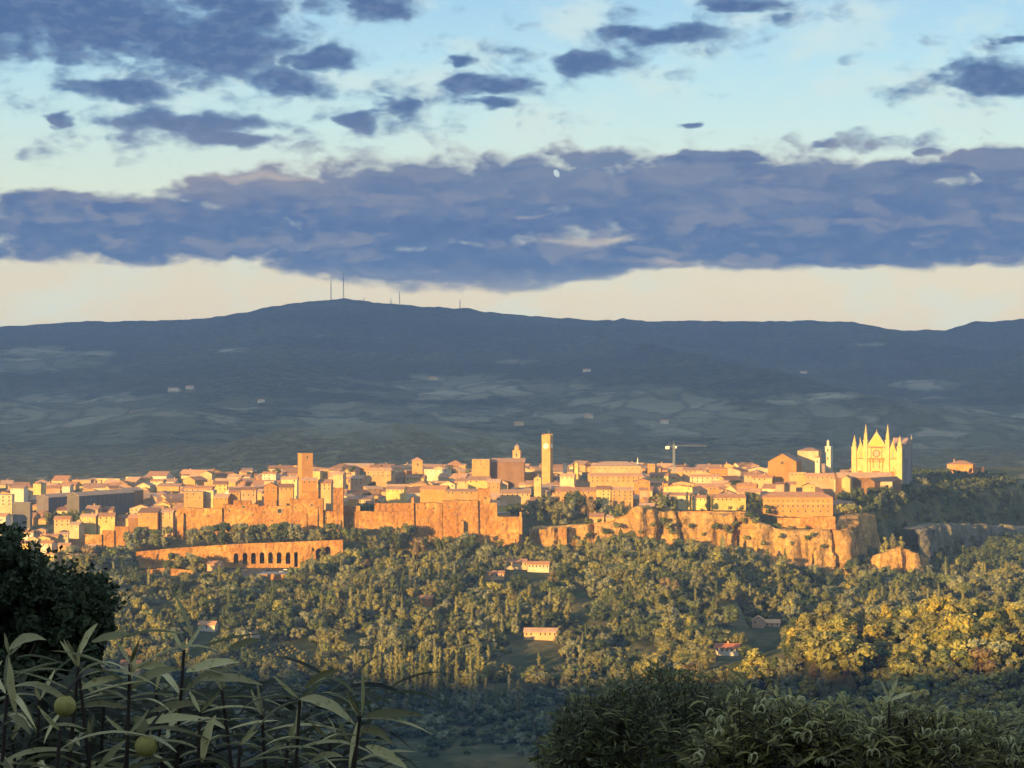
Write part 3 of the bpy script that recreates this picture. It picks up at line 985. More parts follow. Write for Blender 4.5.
    cb = mix_rgb(nt, cb, C(130, 130, 160), math_n(nt, 'MULTIPLY', maprange(nt, math_n(nt, 'MULTIPLY_ADD', puff, .25, lay), .45, .68), .8))
    cb = mix_rgb(nt, cb, C(70, 92, 146), math_n(nt, 'MULTIPLY', maprange(nt, lay, .48, .30), .7))
    cb = mix_rgb(nt, cb, C(112, 118, 158), math_n(nt, 'MULTIPLY', maprange(nt, wisp, .45, .7), .45))
    rosy = math_n(nt, 'MULTIPLY', maprange(nt, u, 4.6, 1.6), maprange(nt, vv, 2.25, 1.7))
    cb = mix_rgb(nt, cb, C(152, 140, 158), math_n(nt, 'MULTIPLY', rosy, .8))
    rim = math_n(nt, 'MULTIPLY', maprange(nt, fbB, 0.6, 0.05), maprange(nt, v, 2.1, 1.75))
    cb = mix_rgb(nt, cb, C(196, 178, 182), math_n(nt, 'MULTIPLY', rim, .7))
    c = mix_rgb(nt, c, cb, ab)
    # sunlit cloud tops and gaps seen through the bank
    H = [(655, 264, 80, 7), (600, 240, 76, 6), (520, 214, 50, 4), (775, 181, 30, 7), (150, 202, 90, 6), (270, 180, 60, 5), (862, 265, 22, 4)]
    fh = math_n(nt, 'ADD', field(H), math_n(nt, 'MULTIPLY_ADD', lay, 2.4, -1.35))
    c = mix_rgb(nt, c, C(205, 182, 178), math_n(nt, 'MULTIPLY', maprange(nt, fh, 0.0, 1.1), .62))
    mm = nd(nt, 'ShaderNodeMapping', vector_type='TEXTURE')
    mm.inputs['Location'].default_value = (5.565, 1.74, 0); mm.inputs['Rotation'].default_value = (0, 0, -.5); mm.inputs['Scale'].default_value = (.024, .036, 1)
    nt.links.new(P, mm.inputs[0])
    ml = nd(nt, 'ShaderNodeVectorMath', operation='LENGTH'); nt.links.new(mm.outputs[0], ml.inputs[0])
    mo = math_n(nt, 'SUBTRACT', 1.35, ml.outputs['Value'])
    c = mix_rgb(nt, c, C(206, 208, 222), maprange(nt, mo, 0.0, 0.5))
    nt.links.new(c, bg.inputs['Color'])
    w.cycles.sampling_method = 'MANUAL'
    w.cycles.sample_map_resolution = 512

    L = bpy.data.lights.new('sun', 'SUN')
    L.energy = 5.0
    L.angle = math.radians(0.5)
    L.color = (1.0, 0.62, 0.19)
    o = link(bpy.data.objects.new('sun', L))
    d = Vector((-math.sin(SUN_AZ) * math.cos(SUN_EL), -math.cos(SUN_AZ) * math.cos(SUN_EL), math.sin(SUN_EL)))
    o.rotation_euler = d.to_track_quat('Z', 'Y').to_euler()
    o.location = (0, 0, 300)


def build_camera():
    cd = bpy.data.cameras.new('camera')
    cd.sensor_width = 36
    cd.lens = 36 * F / 1024
    cd.clip_start = 0.2
    cd.clip_end = 60000
    o = link(bpy.data.objects.new('camera', cd))
    o.rotation_euler = (PI / 2, 0, 0)
    SC.camera = o
    v = SC.view_settings
    v.view_transform = 'Standard'
    v.look = 'None'
    v.gamma = 1
    v.exposure = EXPOSURE
    SC.cycles.max_bounces = 5
    SC.cycles.diffuse_bounces = 3
    SC.cycles.glossy_bounces = 2
    SC.cycles.transmission_bounces = 3
    SC.cycles.volume_bounces = 1
    SC.cycles.caustics_reflective = False
    SC.cycles.caustics_refractive = False
    SC.cycles.use_denoising = True


def build_air():
    m, nt, out = new_mat('haze')
    p = nd(nt, 'ShaderNodeVolumePrincipled')
    p.inputs['Color'].default_value = (0.31, 0.51, 1.0, 1)
    p.inputs['Density'].default_value = 5.6e-5
    p.inputs['Absorption Color'].default_value = (1, 1, 1, 1)
    p.inputs['Anisotropy'].default_value = 0.0
    nt.links.new(p.outputs[0], out.inputs['Volume'])
    b = MB().box(-7900, 7900, -700, 11150, -240, 560)
    o = b.build('haze', m)
    o['kind'] = 'stuff'
    # cloud bank added behind the camera, unseen, to shade the far hills
    m2, nt, out = new_mat('shade_cloud_white')
    finish(nt, out, (0.8, 0.8, 0.82), 1.0, 0.0)
    xs = np.linspace(-23000, -3500, 160)
    th = np.linspace(0, 2 * PI, 40, endpoint=False)
    X, T = np.meshgrid(xs, th, indexing='ij')
    yy = np.sign(np.cos(T)) * np.abs(np.cos(T)) ** .6 * 900
    zz = np.sign(np.sin(T)) * np.abs(np.sin(T)) ** .45 * 1230
    r = 1 + .22 * fbm(X / 1500, T * 3.0, 61, 4) * (np.sin(T) > -0.75)
    Y = -9000 + yy * r
    Z = 1895 + 1230 + zz * np.where(np.sin(T) > 0, r * 1.1, 1.0) + 70 * fbm(X / 900, T, 63, 4)
    V = np.stack([X.ravel(), Y.ravel(), Z.ravel()], 1)
    n, k = X.shape
    i = np.arange(n * k).reshape(n, k)
    j = np.roll(i, -1, axis=1)
    Q = np.stack([i[:-1].ravel(), j[:-1].ravel(), j[1:].ravel(), i[1:].ravel()], 1)
    me = np_mesh('unseen_shade_cloud', V, Q, m2, True)
    structure(obj_of('unseen_shade_cloud', me))


# ------------------------------------------------------------------ cliffs
def cliff(name, pts, seed, mat, out_amp=8.0, lean=6.0, step=2.0, cap=16.0):
    """pts: px, distance, top row, foot row. A rock face with ribs, clefts and an irregular foot; the top runs back over the plateau edge"""
    P = [(W(p, t, d), W(p, b, d).z) for p, d, t, b in pts]
    cols = []
    for (a, ab), (b, bb) in zip(P[:-1], P[1:]):
        L = math.hypot(b.x - a.x, b.y - a.y)
        n = max(2, int(L / step))
        for i in range(n):
            t = i / n
            cols.append((a.x + t * (b.x - a.x), a.y + t * (b.y - a.y), a.z + t * (b.z - a.z), ab + t * (bb - ab)))
    cols.append((P[-1][0].x, P[-1][0].y, P[-1][0].z, P[-1][1]))
    c = np.array(cols)
    dx = np.gradient(c[:, 0]); dy = np.gradient(c[:, 1])
    L = np.hypot(dx, dy); nx_, ny_ = dy / L, -dx / L
    s = np.concatenate([[0], np.cumsum(np.hypot(np.diff(c[:, 0]), np.diff(c[:, 1])))])
    nv = 30
    V = []
    for k in range(nv + 3):
        if k < nv:                                   # the face, foot to top
            t = k / (nv - 1)
            z = (c[:, 3] - 7) * (1 - t) + c[:, 2] * t
            rib = np.abs(2 * vnoise(s / 13, z / 90, seed) - 1)
            o = 4.5 + lean * (1 - t) + out_amp * (fbm(s / 24, z / 30, seed + 1, 4) * 2.3 + (rib - .5) * 1.2) + 1.2 * fbm(s / 5, z / 4, seed + 5, 3)
            cleft = smooth(.66, .80, vnoise(s / 6.5 + z / 60, z / 150, seed + 8)) * 11
            o = o - cleft * (1 - .3 * t) + 3.0 * (np.abs(2 * vnoise(s / 5.5 + z / 50, z / 40, seed + 12) - 1) - .5)
            pil = np.abs(np.sin(s / 8.5 + 2.2 * vnoise(s / 40, z / 60, seed + 20)))
            o = o + 8.0 * (np.sqrt(pil) - .7) * (.45 + .55 * (1 - t))
            led = 1.6 * np.round(vnoise(s / 50, np.full_like(s, 0.0), seed + 3) * 3) * (np.sin(t * 9) > .3)
            o = o + led * (1 - t)
        else:                                        # the top runs back
            q = (k - nv + 1) / 3
            z = c[:, 2] + .6 + 1.5 * fbm(s / 10, s * 0 + k, seed + 4, 3)
            o = 4.5 - (cap + 4.5) * q
        if k == nv - 1:
            z = z + 9 * fbm(s / 13, s * 0, seed + 9, 4) - 2.5 * smooth(.72, .9, vnoise(s / 8 + c[:, 2] / 70, c[:, 2] / 160, seed + 8))
        V.append(np.stack([c[:, 0] + nx_ * o, c[:, 1] + ny_ * o, z], 1))
    V = np.array(V)
    K, n, _ = V.shape
    i = np.arange(K * n).reshape(K, n)
    Q = np.stack([i[:-1, :-1].ravel(), i[:-1, 1:].ravel(), i[1:, 1:].ravel(), i[1:, :-1].ravel()], 1)
    return structure(obj_of(name, np_mesh(name, V.reshape(-1, 3), Q, mat, False)))


def boulder(name, loc, size, seed, mat):
    import bmesh
    bm = bmesh.new()
    bmesh.ops.create_icosphere(bm, subdivisions=5, radius=1)
    co = np.array([v.co[:] for v in bm.verts])
    a = np.arctan2(co[:, 1], co[:, 0])
    r = 1 + .95 * fbm(a * 1.6 + 9, co[:, 2] * 1.6 + 9, seed, 5) + .14 * (np.abs(2 * vnoise(a * 5 + 20, co[:, 2] * .6 + 9, seed + 2) - 1) - .5)
    for v, k in zip(bm.verts, r):
        x, y, z = v.co
        z = math.copysign(abs(z) ** .75, z)
        v.co = (x * k * size[0], y * k * size[1], z * k * size[2])
    me = bpy.data.meshes.new(name)
    bm.to_mesh(me); bm.free()
    me.materials.append(mat)
    o = link(bpy.data.objects.new(name, me))
    o.location = loc
    return structure(o)


def build_cliffs():
    cliff('tuff_cliff', [(529, 2064, 528, 551), (556, 2062, 527, 554), (600, 2058, 524, 553), (624, 2050, 515, 550), (636, 2046, 507, 549), (650, 2046, 507, 549), (662, 2052, 513, 552), (700, 2054, 513, 554), (748, 2050, 514, 559),
                         (758, 2048, 521, 562), (776, 2046, 530, 566), (800, 2043, 531, 571), (834, 2041, 531, 579), (844, 2048, 531, 579), (850, 2064, 531, 577), (857, 2100, 517, 572), (868, 2140, 514, 560)], 5, M['cliff'])
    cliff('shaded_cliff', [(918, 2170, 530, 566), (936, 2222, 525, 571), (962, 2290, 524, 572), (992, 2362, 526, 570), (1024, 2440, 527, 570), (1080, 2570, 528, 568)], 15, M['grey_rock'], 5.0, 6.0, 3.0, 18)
    cliff('rock_outcrop', [(872, 2085, 560, 572), (878, 2062, 554, 576), (886, 2050, 551, 580), (900, 2045, 548, 582), (912, 2050, 551, 582), (919, 2066, 556, 580), (922, 2095, 562, 574)], 33, M['cliff'], 4.0, 5.0, 1.2, 14)
    boulder('rock_outcrop', W(848, 562, 2046), (4, 5, 22), 8, M['cliff'])


# ------------------------------------------------------------------ landmarks
def tower(name, cat, label, px0, px1, top_row, D, rot=0.0, cap='flat', col='ochre', opens=2, base=None):
    w = (px1 - px0) * D / F
    x = ((px0 + px1) / 2 - 512) * D / F
    gz = G(x, D + w / 2)
    h = (384 - top_row) * D / F - gz
    r = thing(name, (x, D + w / 2, gz), cat, label, None, rot)
    k = w / 2 / (abs(math.cos(rot)) + abs(math.sin(rot)))if rot else w / 2
    b = MB().box(-k, k, -k, k, -4, h)
    b.box(-k - .35, k + .35, -k - .35, k + .35, h + .01, h + .7)
    if cap == 'merlon':
        n = 4
        for i in range(n):
            u = -k + (2 * k) * (i + .25) / n
            b.box(u, u + k / n, -k - .3, -k + .5, h + .71, h + 2)
            b.box(u, u + k / n, k - .5, k + .3, h + .71, h + 2)
    o = b.build('wall', M['plaster'], r); o.color = (*WALLS[col], 1)
    if cap == 'hip':
        rb = MB().hip(-k - .6, k + .6, -k - .6, k + .6, h + .72, k * .7)
        q = rb.build('roof', M['tile'], r); q.color = (*ROOFS[1], 1)
    for i in range(opens):
        add_window(r, 0, -k, h - 3.5 - i * 9, min(2.0, k * .6), 3.2)
    return r, k, h


def disc(parent, name, mat, x, y, z, rad, th=.3, n=20, ring=None):
    b = MB()
    a = [2 * PI * i / n for i in range(n)]
    if ring:
        v = [(x + q * math.cos(t), yy, z + q * math.sin(t)) for yy in (y - th, y) for q in (ring, rad) for t in a]
        f = []
        for i in range(n):
            j = (i + 1) % n
            f += [(i, j, n + j, n + i), (2 * n + i, 3 * n + i, 3 * n + j, 2 * n + j), (i, 2 * n + i, 2 * n + j, j), (n + i, n + j, 3 * n + j, 3 * n + i)]
        b.add(v, f)
    else:
        b.prism_y([(x + rad * math.cos(t), z + rad * math.sin(t)) for t in a], y - th, y)
    return b.build(name, mat, parent)


def build_cathedral():
    D = 2350
    c = on_ground(876.8, D)
    r = thing('cathedral', c, 'cathedral', 'golden gothic cathedral with four tall spires and three pointed gables on its facade', None, math.radians(-24))
    s = D / F
    Z = lambda row: (384 - row) * s - c.z
    k = s / math.cos(math.radians(24))
    fw = MB()                                        # facade wall with its three gables
    x1, x2 = 9.2 * k, 20.5 * k
    e1, a1 = Z(446.5), Z(431.5)
    e2, a2 = Z(458), Z(441)
    fw.prism_y([(-x1, -4), (x1, -4), (x1, e1), (0, a1), (-x1, e1)], -1.5, 1.5)
    for sg in (-1, 1):
        p = [(sg * x1 * 1.0, -4), (sg * x2, -4), (sg * x2, e2), (sg * (x1 + x2) / 2, a2), (sg * x1, e2)]
        fw.prism_y(p if sg > 0 else p[::-1], -1.0, 1.2)
    fw.build('facade', M['marble'], r)
    # gilded mosaic fields in the gables
    for (cx, hw, z0, z1, y) in ((0, x1 * .72, e1 + 1, a1 - 3.5, -1.5), ((x1 + x2) / 2, (x2 - x1) * .3, e2 + .5, a2 - 4, -1.0), (-(x1 + x2) / 2, (x2 - x1) * .3, e2 + .5, a2 - 4, -1.0)):
        MB().prism_y([(cx - hw, z0), (cx + hw, z0), (cx, z1)], y - .25, y - .003).build('mosaic', M['marble_gold'], r)
    # string courses and the gallery
    st = MB()
    st.box(-x1, x1, -2.1, -1.503, Z(459), Z(459) + 1.1)
    MB().box(-x1, x1, -2.1, -1.503, Z(447.5), Z(447.5) + 1.1).build('string_course', M['marble_dark'], r)
    for u_ in (-.62, -.31, .31, .62):
        MB().box(u_ * x1 - .35, u_ * x1 + .35, -1.75, -1.503, 0, Z(459) - .02).build('pilaster', M['marble_dark'], r)
    for a_, b_ in ((-x2, -x1 - 2.2), (x1 + 2.2, x2)):
        MB().box(a_, b_, -1.6, -1.003, Z(459), Z(459) + .9).build('string_course', M['marble_dark'], r)
    for i in range(12):
        u = -x1 * .9 + i * x1 * 1.8 / 11
        st.box(u - .22, u + .22, -2.0, -1.503, Z(462.5), Z(459.1))
    st.build('gallery', M['marble_dark'], r)
    disc(r, 'rose_window', M['dark_pane'], 0, -1.5, Z(453.4), 3.0, .2)
    disc(r, 'rose_frame', M['marble_dark'], 0, -1.5, Z(453.4), 4.2, .5, 24, 3.05)
    sq = MB()
    zc = Z(453.4); q = 6.2
    sq.box(-q, q, -1.9, -1.503, zc + q - .7, zc + q).box(-q, q, -1.9, -1.503, zc - q, zc - q + .7).box(-q, -q + .7, -1.9, -1.503, zc - q + .71, zc + q - .71).box(q - .7, q, -1.9, -1.503, zc - q + .71, zc + q - .71)
    sq.build('rose_square', M['marble_dark'], r)
    # three portals under their own gables
    for cx, hw, top, y in ((0, 5.2, Z(463.5), -1.5), ((x1 + x2) / 2, 3.6, Z(466), -1.0), (-(x1 + x2) / 2, 3.6, Z(466), -1.0)):
        pg = MB()
        h0 = top - hw * 1.5
        pg.prism_y([(cx - hw, h0), (cx + hw, h0), (cx, top)], y - 1.2, y - .003)
        pg.box(cx - hw, cx - hw + .9, y - 1.2, y - .003, -2, h0 - .01).box(cx + hw - .9, cx + hw, y - 1.2, y - .003, -2, h0 - .01)
        o = pg.build('portal', M['marble'], r)
        MB().box(cx - hw + .92, cx + hw - .92, y - .15, y - .004, -2, h0 - .02).build('door', M['marble_dark'], o)
    for cx in ((x1 + x2) / 2, -(x1 + x2) / 2):
        MB().prism_y([(cx - 1, Z(458)), (cx + 1, Z(458)), (cx + 1, Z(452.5)), (cx, Z(450.5)), (cx - 1, Z(452.5))], -1.3, -1.003).build('lancet', M['dark_pane'], r)
    # four buttress towers with spires
    for u, w_, zt, zs in ((-20.8, 2.6, Z(448), Z(435.3)), (-10.2, 2.2, Z(441), Z(424.3)), (10.2, 2.2, Z(441), Z(424.3)), (21.4, 2.7, Z(447), Z(435.6))):
        x = u * k
        b = MB().box(x - w_, x + w_, -2.6, 2.4, -4, zt)
        b.box(x - w_ - .4, x + w_ + .4, -3.0, 2.8, zt + .01, zt + .8)
        b.box(x - w_ - .25, x + w_ + .25, -2.85, 2.65, Z(459), Z(459) + .9)
        t = b.build('buttress_tower', M['marble'], r)
        sp = MB().frustum(x, -.1, zt + .81, zt + (zs - zt) * .35, w_ * .95, w_ * .8, 8)
        sp.frustum(x, -.1, zt + (zs - zt) * .35 + .01, zs, w_ * .75, .12, 8)
        for j in range(4):
            a = PI / 4 + j * PI / 2
            sp.frustum(x + w_ * .9 * math.cos(a), -.1 + w_ * .9 * math.sin(a), zt + .81, zt + (zs - zt) * .45, .55, .06, 5)
        sp.build('spire', M['marble'], t)
    # smaller pinnacles over the side gables
    for u in (-15.5, 15.5):
        MB().frustum(u * k, 0, a2 - 1.5, a2 + 4.5, .7, .08, 6).build('pinnacle', M['marble'], r)
    MB().frustum(0, 0, a1 - 1.5, a1 + 2.6, .6, .06, 6).build('pinnacle', M['marble'], r)
    # striped nave and transept behind the facade
    m, nt, out = new_mat('striped_stone')
    sx = nd(nt, 'ShaderNodeSeparateXYZ'); nt.links.new(pos(nt), sx.inputs[0])
    w_ = math_n(nt, 'SINE', math_n(nt, 'MULTIPLY', sx.outputs[2], 3.2))
    col = mix_rgb(nt, (0.17, 0.16, 0.16), (0.28, 0.26, 0.25), maprange(nt, w_, -.2, .2))
    finish(nt, out, col, .9, .1)
    LN = 70
    nv = MB()
    zn = Z(452)
    nv.prism_y([(-x1, -4), (x1, -4), (x1, zn), (0, zn + 7), (-x1, zn)], 1.6, LN)
    za = Z(462)
    for sg in (-1, 1):
        p = [(sg * (x1 + .01), -4), (sg * x2, -4), (sg * x2, za), (sg * (x1 + .01), za + 4)]
        nv.prism_y(p if sg > 0 else p[::-1], 1.6, LN - 14)
    zt = Z(444.5)
    nv.box(x1 + .02, x2 + .6, LN - 46, LN - 18, za, zt)
    for j in range(5):
        nv.frustum(x2 + .6, 6 + j * 6.0, -4, za + 2.5, 1.4, 1.4, 8)
    nv.build('nave', m, r)
    rf = MB()
    rf.prism_y([(-x1 - .6, zn + .1), (0, zn + 7.3), (x1 + .6, zn + .1), (x1 + .6, zn + .5), (0, zn + 7.8), (-x1 - .6, zn + .5)], 1.6, LN)
    rf.prism_x([(LN - 47, zt + .05), (LN - 17, zt + .05), (LN - 32, zt + 6.5)], x1 - 2, x2 + 1.2)
    o = rf.build('roof', M['tile'], r); o.color = (.45, .3, .24, 1)
    MB().frustum(x2 + .3, LN - 16, -4, zt + 4.5, 1.3, 1.1, 8).frustum(x2 + .3, LN - 16, zt + 4.51, zt + 10, 1.2, .1, 8).build('turret', m, r)
    MB().frustum(x2 - 2, 14, za, Z(446), .9, .8, 8).frustum(x2 - 2, 14, Z(446) + .01, Z(439.5), .9, .08, 8).build('turret', M['marble'], r)


def arcade_wall(name, label, pts, D, base_row, thick, openings, mat, cap=True):
    """long retaining wall; pts: (px, top row); openings: (px centre, width px, spring row, foot row), arched"""
    s = D / F
    xs = sorted(set([p for p, _ in pts] + [v for c, w, _, _ in openings for v in (c - w / 2, c + w / 2)]))
    X = lambda p: (p - 512) * s
    tops = lambda p: (384 - float(np.interp(p, [a for a, _ in pts], [b for _, b in pts]))) * s
    zb = (384 - base_row) * s
    x0 = X((xs[0] + xs[-1]) / 2)
    r = thing(name, (x0, D, zb), 'wall', label)
    b = MB()
    op = MB()
    for a, c in zip(xs[:-1], xs[1:]):
        m_ = (a + c) / 2
        hit = [o for o in openings if abs(o[0] - m_) < o[1] / 2]
        xa, xc = X(a) - x0, X(c) - x0
        if not hit:
            v = [(xa, 0, -5), (xc, 0, -5), (xc, 0, tops(c) - zb), (xa, 0, tops(a) - zb)]
            b.add(v + [(p[0], thick, p[2]) for p in v], [(0, 1, 2, 3), (7, 6, 5, 4), (3, 2, 6, 7), (0, 3, 7, 4), (1, 5, 6, 2)])
        else:
            o = hit[0]
            zs, zf = (384 - o[2]) * s - zb, (384 - o[3]) * s - zb
            R = (xc - xa) / 2
            n = 8
            arc = [((xa + xc) / 2 - R * math.cos(PI * i / n), zs + R * math.sin(PI * i / n)) for i in range(n + 1)]
            prof = [(xa, tops(a) - zb)] + arc + [(xc, tops(c) - zb)]
            k = len(prof)
            b.add([(p, 0, q) for p, q in prof] + [(p, thick, q) for p, q in prof],
                  [(0, i + 1, i + 2) if i < n // 2 else (k - 1, i + 1, i + 2) for i in range(n)] + [(0, n // 2 + 1, k - 1)] +
                  [(i + 1, k + i + 1, k + i + 2, i + 2) for i in range(n)] + [(0, k - 1, 2 * k - 1, k)])
            for u in (xa, xc):
                b.add([(u, 0, zf), (u, thick, zf), (u, thick, zs), (u, 0, zs)], [(0, 1, 2, 3)])
            b.box(xa, xc, 0.02, thick, -5, zf)
            b.box(xa, xc, thick - 1.2, thick - .01, zf + .01, zs + R * 1.02)
    b.build('wall', mat, r)
    if cap:
        cb = MB()
        for (a, ra), (c, rc) in zip(pts[:-1], pts[1:]):
            v = [(X(a) - x0, -.5, tops(a) - zb + .01), (X(c) - x0, -.5, tops(c) - zb + .01), (X(c) - x0, -.5, tops(c) - zb + 1.1), (X(a) - x0, -.5, tops(a) - zb + 1.1)]
            cb.add(v + [(p[0], .5, p[2]) for p in v], [(0, 1, 2, 3), (7, 6, 5, 4), (3, 2, 6, 7), (1, 0, 4, 5), (0, 3, 7, 4), (1, 5, 6, 2)])
        cb.build('coping', mat, r)
    return r


def masonry(name, cat, label, blocks, D, mat=None, buttress=(), holes=()):
    """fortress masses: blocks (px0, px1, top row, foot row, depth offset, thickness)"""
    s = D / F
    cx = (min(b[0] for b in blocks) + max(b[1] for b in blocks)) / 2
    zb = (384 - max(b[3] for b in blocks)) * s
    x0 = (cx - 512) * s
    r = thing(name, (x0, D, zb), cat, label)
    for i, (a, c, t, f, off, th) in enumerate(blocks):
        b = MB()
        xa, xc = (a - 512) * s - x0, (c - 512) * s - x0
        zt, zf = (384 - t) * s - zb, (384 - f) * s - zb - 4
        bat = .05 * (zt - zf)
        n = max(2, int((xc - xa) / 7))
        prof = [(xa, zt)]
        for q in range(n + 1):                         # slightly uneven parapet
            prof.append((xa + (xc - xa) * q / n, zt + random.uniform(-.7, .5)))
        front = [(xa - bat * .3, off - bat, zf), (xc + bat * .3, off - bat, zf)]
        topf = [(p, off, z) for p, z in prof[1:]][::-1]
        vs = front + topf
        k = len(vs)
        vs = vs + [(p[0], off + th, p[2]) for p in vs]
        fs = [tuple(range(k)), tuple(reversed(range(k, 2 * k)))] + [(j, (j + 1) % k, k + (j + 1) % k, k + j)[::-1] for j in range(k)]
        b.add(vs, fs)
        b.build('wall', mat or M['tufa'], r)
    for (a, c, t, f) in buttress:
        b = MB()
        xa, xc = (a - 512) * s - x0, (c - 512) * s - x0
        zt, zf = (384 - t) * s - zb, (384 - f) * s - zb - 4
        y0 = min(q[4] for q in blocks)
        b.prism_x([(y0 - 5.5, zf), (y0 + 3, zf), (y0 + 3, zt), (y0 - 1.5, zt - 1.5)], xa, xc)
        b.build('buttress', mat or M['tufa'], r)
    for (px, row, w_, h_) in holes:
        off = min([q[4] for q in blocks if q[0] <= px <= q[1] and q[2] <= row <= q[3]] or [0])
        add_window(r, (px - 512) * s - x0, off - .75, (384 - row) * s - zb, w_, h_)
    return r


def build_town():
    R = random
    # ---- defensive walls, terraces
    arch = [(236, 4.6, 555.5, 564), (245, 4.6, 555, 564), (253.5, 4.6, 555, 564), (262, 4.6, 554.5, 563.5), (270.5, 4.6, 554.5, 563.5), (279, 4.6, 554.5, 563.5), (288, 4.6, 554.5, 564), (296, 3.6, 553, 567), (319, 5.5, 551, 565), (328, 5.0, 549, 565)]
    arcade_wall('arcade_wall', 'long sloping terrace wall with a row of dark arches below the avenue trees', [(136, 553), (180, 549), (240, 545), (296, 543), (340, 541)], 1972, 568, 9, arch, M['tufa'])
    arcade_wall('terrace_wall', 'low ochre retaining wall at the foot of the arcade wall', [(138, 572), (165, 569), (196, 572)], 1925, 579, 3, [], M['tufa'])
    masonry('stair_wall', 'wall', 'stepped stone abutment at the high end of the arcade wall', [(302, 312, 547, 566, -3, 6), (312, 316, 551, 566, -2.5, 5), (338, 343, 540, 568, -3, 8)], 1972)
    masonry('fortress_wall', 'fortress', 'broad orange fortress wall rising behind the avenue trees',
            [(177.5, 222, 508, 543, 0, 10), (222.01, 258, 504.5, 541, 2.5, 9), (233, 250, 500.5, 520, 4, 8), (258.01, 290, 506, 541, 1.2, 9), (264, 276, 501, 515, 4.5, 6), (290.01, 323, 499, 541, -1.5, 10), (300, 318, 492, 510, 4, 8), (333.5, 343, 488, 541, .4, 9), (323.01, 333.5, 511, 541, .9, 9)],
            2050, None, [(301, 307, 512, 545), (315, 318, 505, 545), (180, 184, 512, 545), (337, 341, 519, 545)], [(243, 507, 2, 2.6), (279.5, 511, 5, 4.5), (272, 521, 1.2, 2.4), (193, 524, 1, 2), (229, 511, 1.4, 2.2), (252, 515, 1.3, 2), (312, 505, 1.6, 2.6), (296, 508, 1.2, 2), (326, 518, 1.5, 3), (264, 512, 1.3, 2), (208, 516, 1.1, 2)])
    masonry('garden_wall', 'wall', 'long pale yellow wall above the trees between fortress and bastion', [(341, 360, 506, 525, 0, 4), (374, 411, 503.5, 514, 6, 3), (352, 420, 511.5, 528, -2, 4)], 2065)
    masonry('brick_bastion', 'fortress', 'huge stepped orange brick bastion with a square corner block', [(413, 442, 503, 548, 0, 14), (442.01, 470, 501, 548, 1, 14), (455, 478, 500, 548, -4, 14), (478, 490, 488.5, 548, -1, 12), (490, 497, 503, 548, -2.5, 12), (497, 522, 516.5, 548, -3.5, 12), (455, 519, 533, 556, -9, 6), (411.5, 413.8, 497, 525, -2, 6), (519.5, 521.5, 512, 518, -3, 2)],
            2040, None, [(461, 464, 520, 552), (512, 515, 537, 556)], [(470, 538, 1.2, 2.4), (488, 541, 1.2, 2.4), (482, 510, 1.6, 2.6), (425, 508, 1.2, 1.8), (434, 508, 1.2, 1.8), (449, 507, 1.2, 1.8), (460, 507, 1.2, 1.8), (418, 508, 1.2, 1.8), (455, 512, 1.2, 1.8), (466, 520, 1.4, 2), (485, 498, 1.4, 2.4), (485, 522, 1.3, 2), (503, 524, 1.3, 2), (475, 530, 1.3, 2)])
    masonry('pier_wall', 'wall', 'tall narrow stone pier standing against the tuff rock', [(558, 566.5, 527, 559, -4, 9)], 2052)
    masonry('cliff_terrace', 'wall', 'long yellow terrace wall along the top of the tuff cliff', [(678, 748, 511.5, 519, 0, 6)], 2055)
    masonry('palazzo_terrace', 'wall', 'smooth terrace wall under the orange palazzo', [(778, 814, 517.5, 526.5, 2, 5), (814, 835, 516, 534, -2, 9)], 2062)
    masonry('slope_wall', 'wall', 'reddish sloping retaining wall below the twin yellow houses', [(70, 84, 538, 550, -4, 3), (84, 102, 534, 547, -2, 3), (102, 114, 530, 546, 0, 3), (114, 128, 527, 545, 2, 3)], 2030, M['tufa'])

    # ---- landmarks that stand out of the roofs
    build_cathedral()
    t, k, h = tower('clock_tower', 'tower', 'tall square clock tower with a white clock face, above the middle of town', 541.8, 553.2, 435.8, 2440, math.radians(-20), 'merlon', 'ochre', 0)
    zc = h - 11.5
    disc(t, 'clock_face', M['white'], 0, -k - .02, zc, 3.0, .3)
    b = MB()
    b.box(-.25, .25, -k - .5, -k - .34, zc - .2, zc + 2.4).box(.26, 1.8, -k - .5, -k - .34, zc - .25, zc + .25)
    b.build('clock_hands', M['dark_pane'], t)
    o = MB().prism_y([(2.6 * math.cos(2 * PI * i / 16), 2.6 * math.sin(2 * PI * i / 16)) for i in range(16)], -.15, .15).build('clock_face', M['white'], t)
    o.rotation_euler = (0, 0, PI / 2); o.location = (k + .2, 0, zc)
    MB().tube([(1.5, 0, h), (1.5, 0, h + 7)], [.25, .12]).build('mast', M['steel'], t)
    add_window(t, 0, -k, zc - 10, 1.6, 3); add_window(t, 0, -k, zc - 20, 1.4, 2.4)
    tower('square_tower', 'tower', 'blunt square brick tower over the fortress end of town', 296.8, 312.3, 454, 2300, math.radians(27), 'flat', 'orange', 1)
    tower('small_tower', 'tower', 'short square tower with tiled cap between hip-roofed house and white hall', 411.5, 422.5, 461.5, 2500, math.radians(8), 'hip', 'ochre', 1)
    r, w, d, h, gz = house(472, 489.5, 459.5, 2450, 'flat', 'ochre', 20, rot=math.radians(-4), win=(3, 2), name='church', cat='church', label='square ochre church front with a long dark nave behind it', chimney=False)
    nv = MB().box(w / 2 + .01, w / 2 + 38, 3, 17, -4, h - 3.5); q = nv.build('nave', M['plaster'], r); q.color = (.24, .15, .11, 1)
    rb = MB(); rb.prism_x([(2, h - 3.4), (18, h - 3.4), (10, h + 1.0)], w / 2 + .4, w / 2 + 39); q = rb.build('nave_roof', M['tile'], r); q.color = (.33, .22, .18, 1)
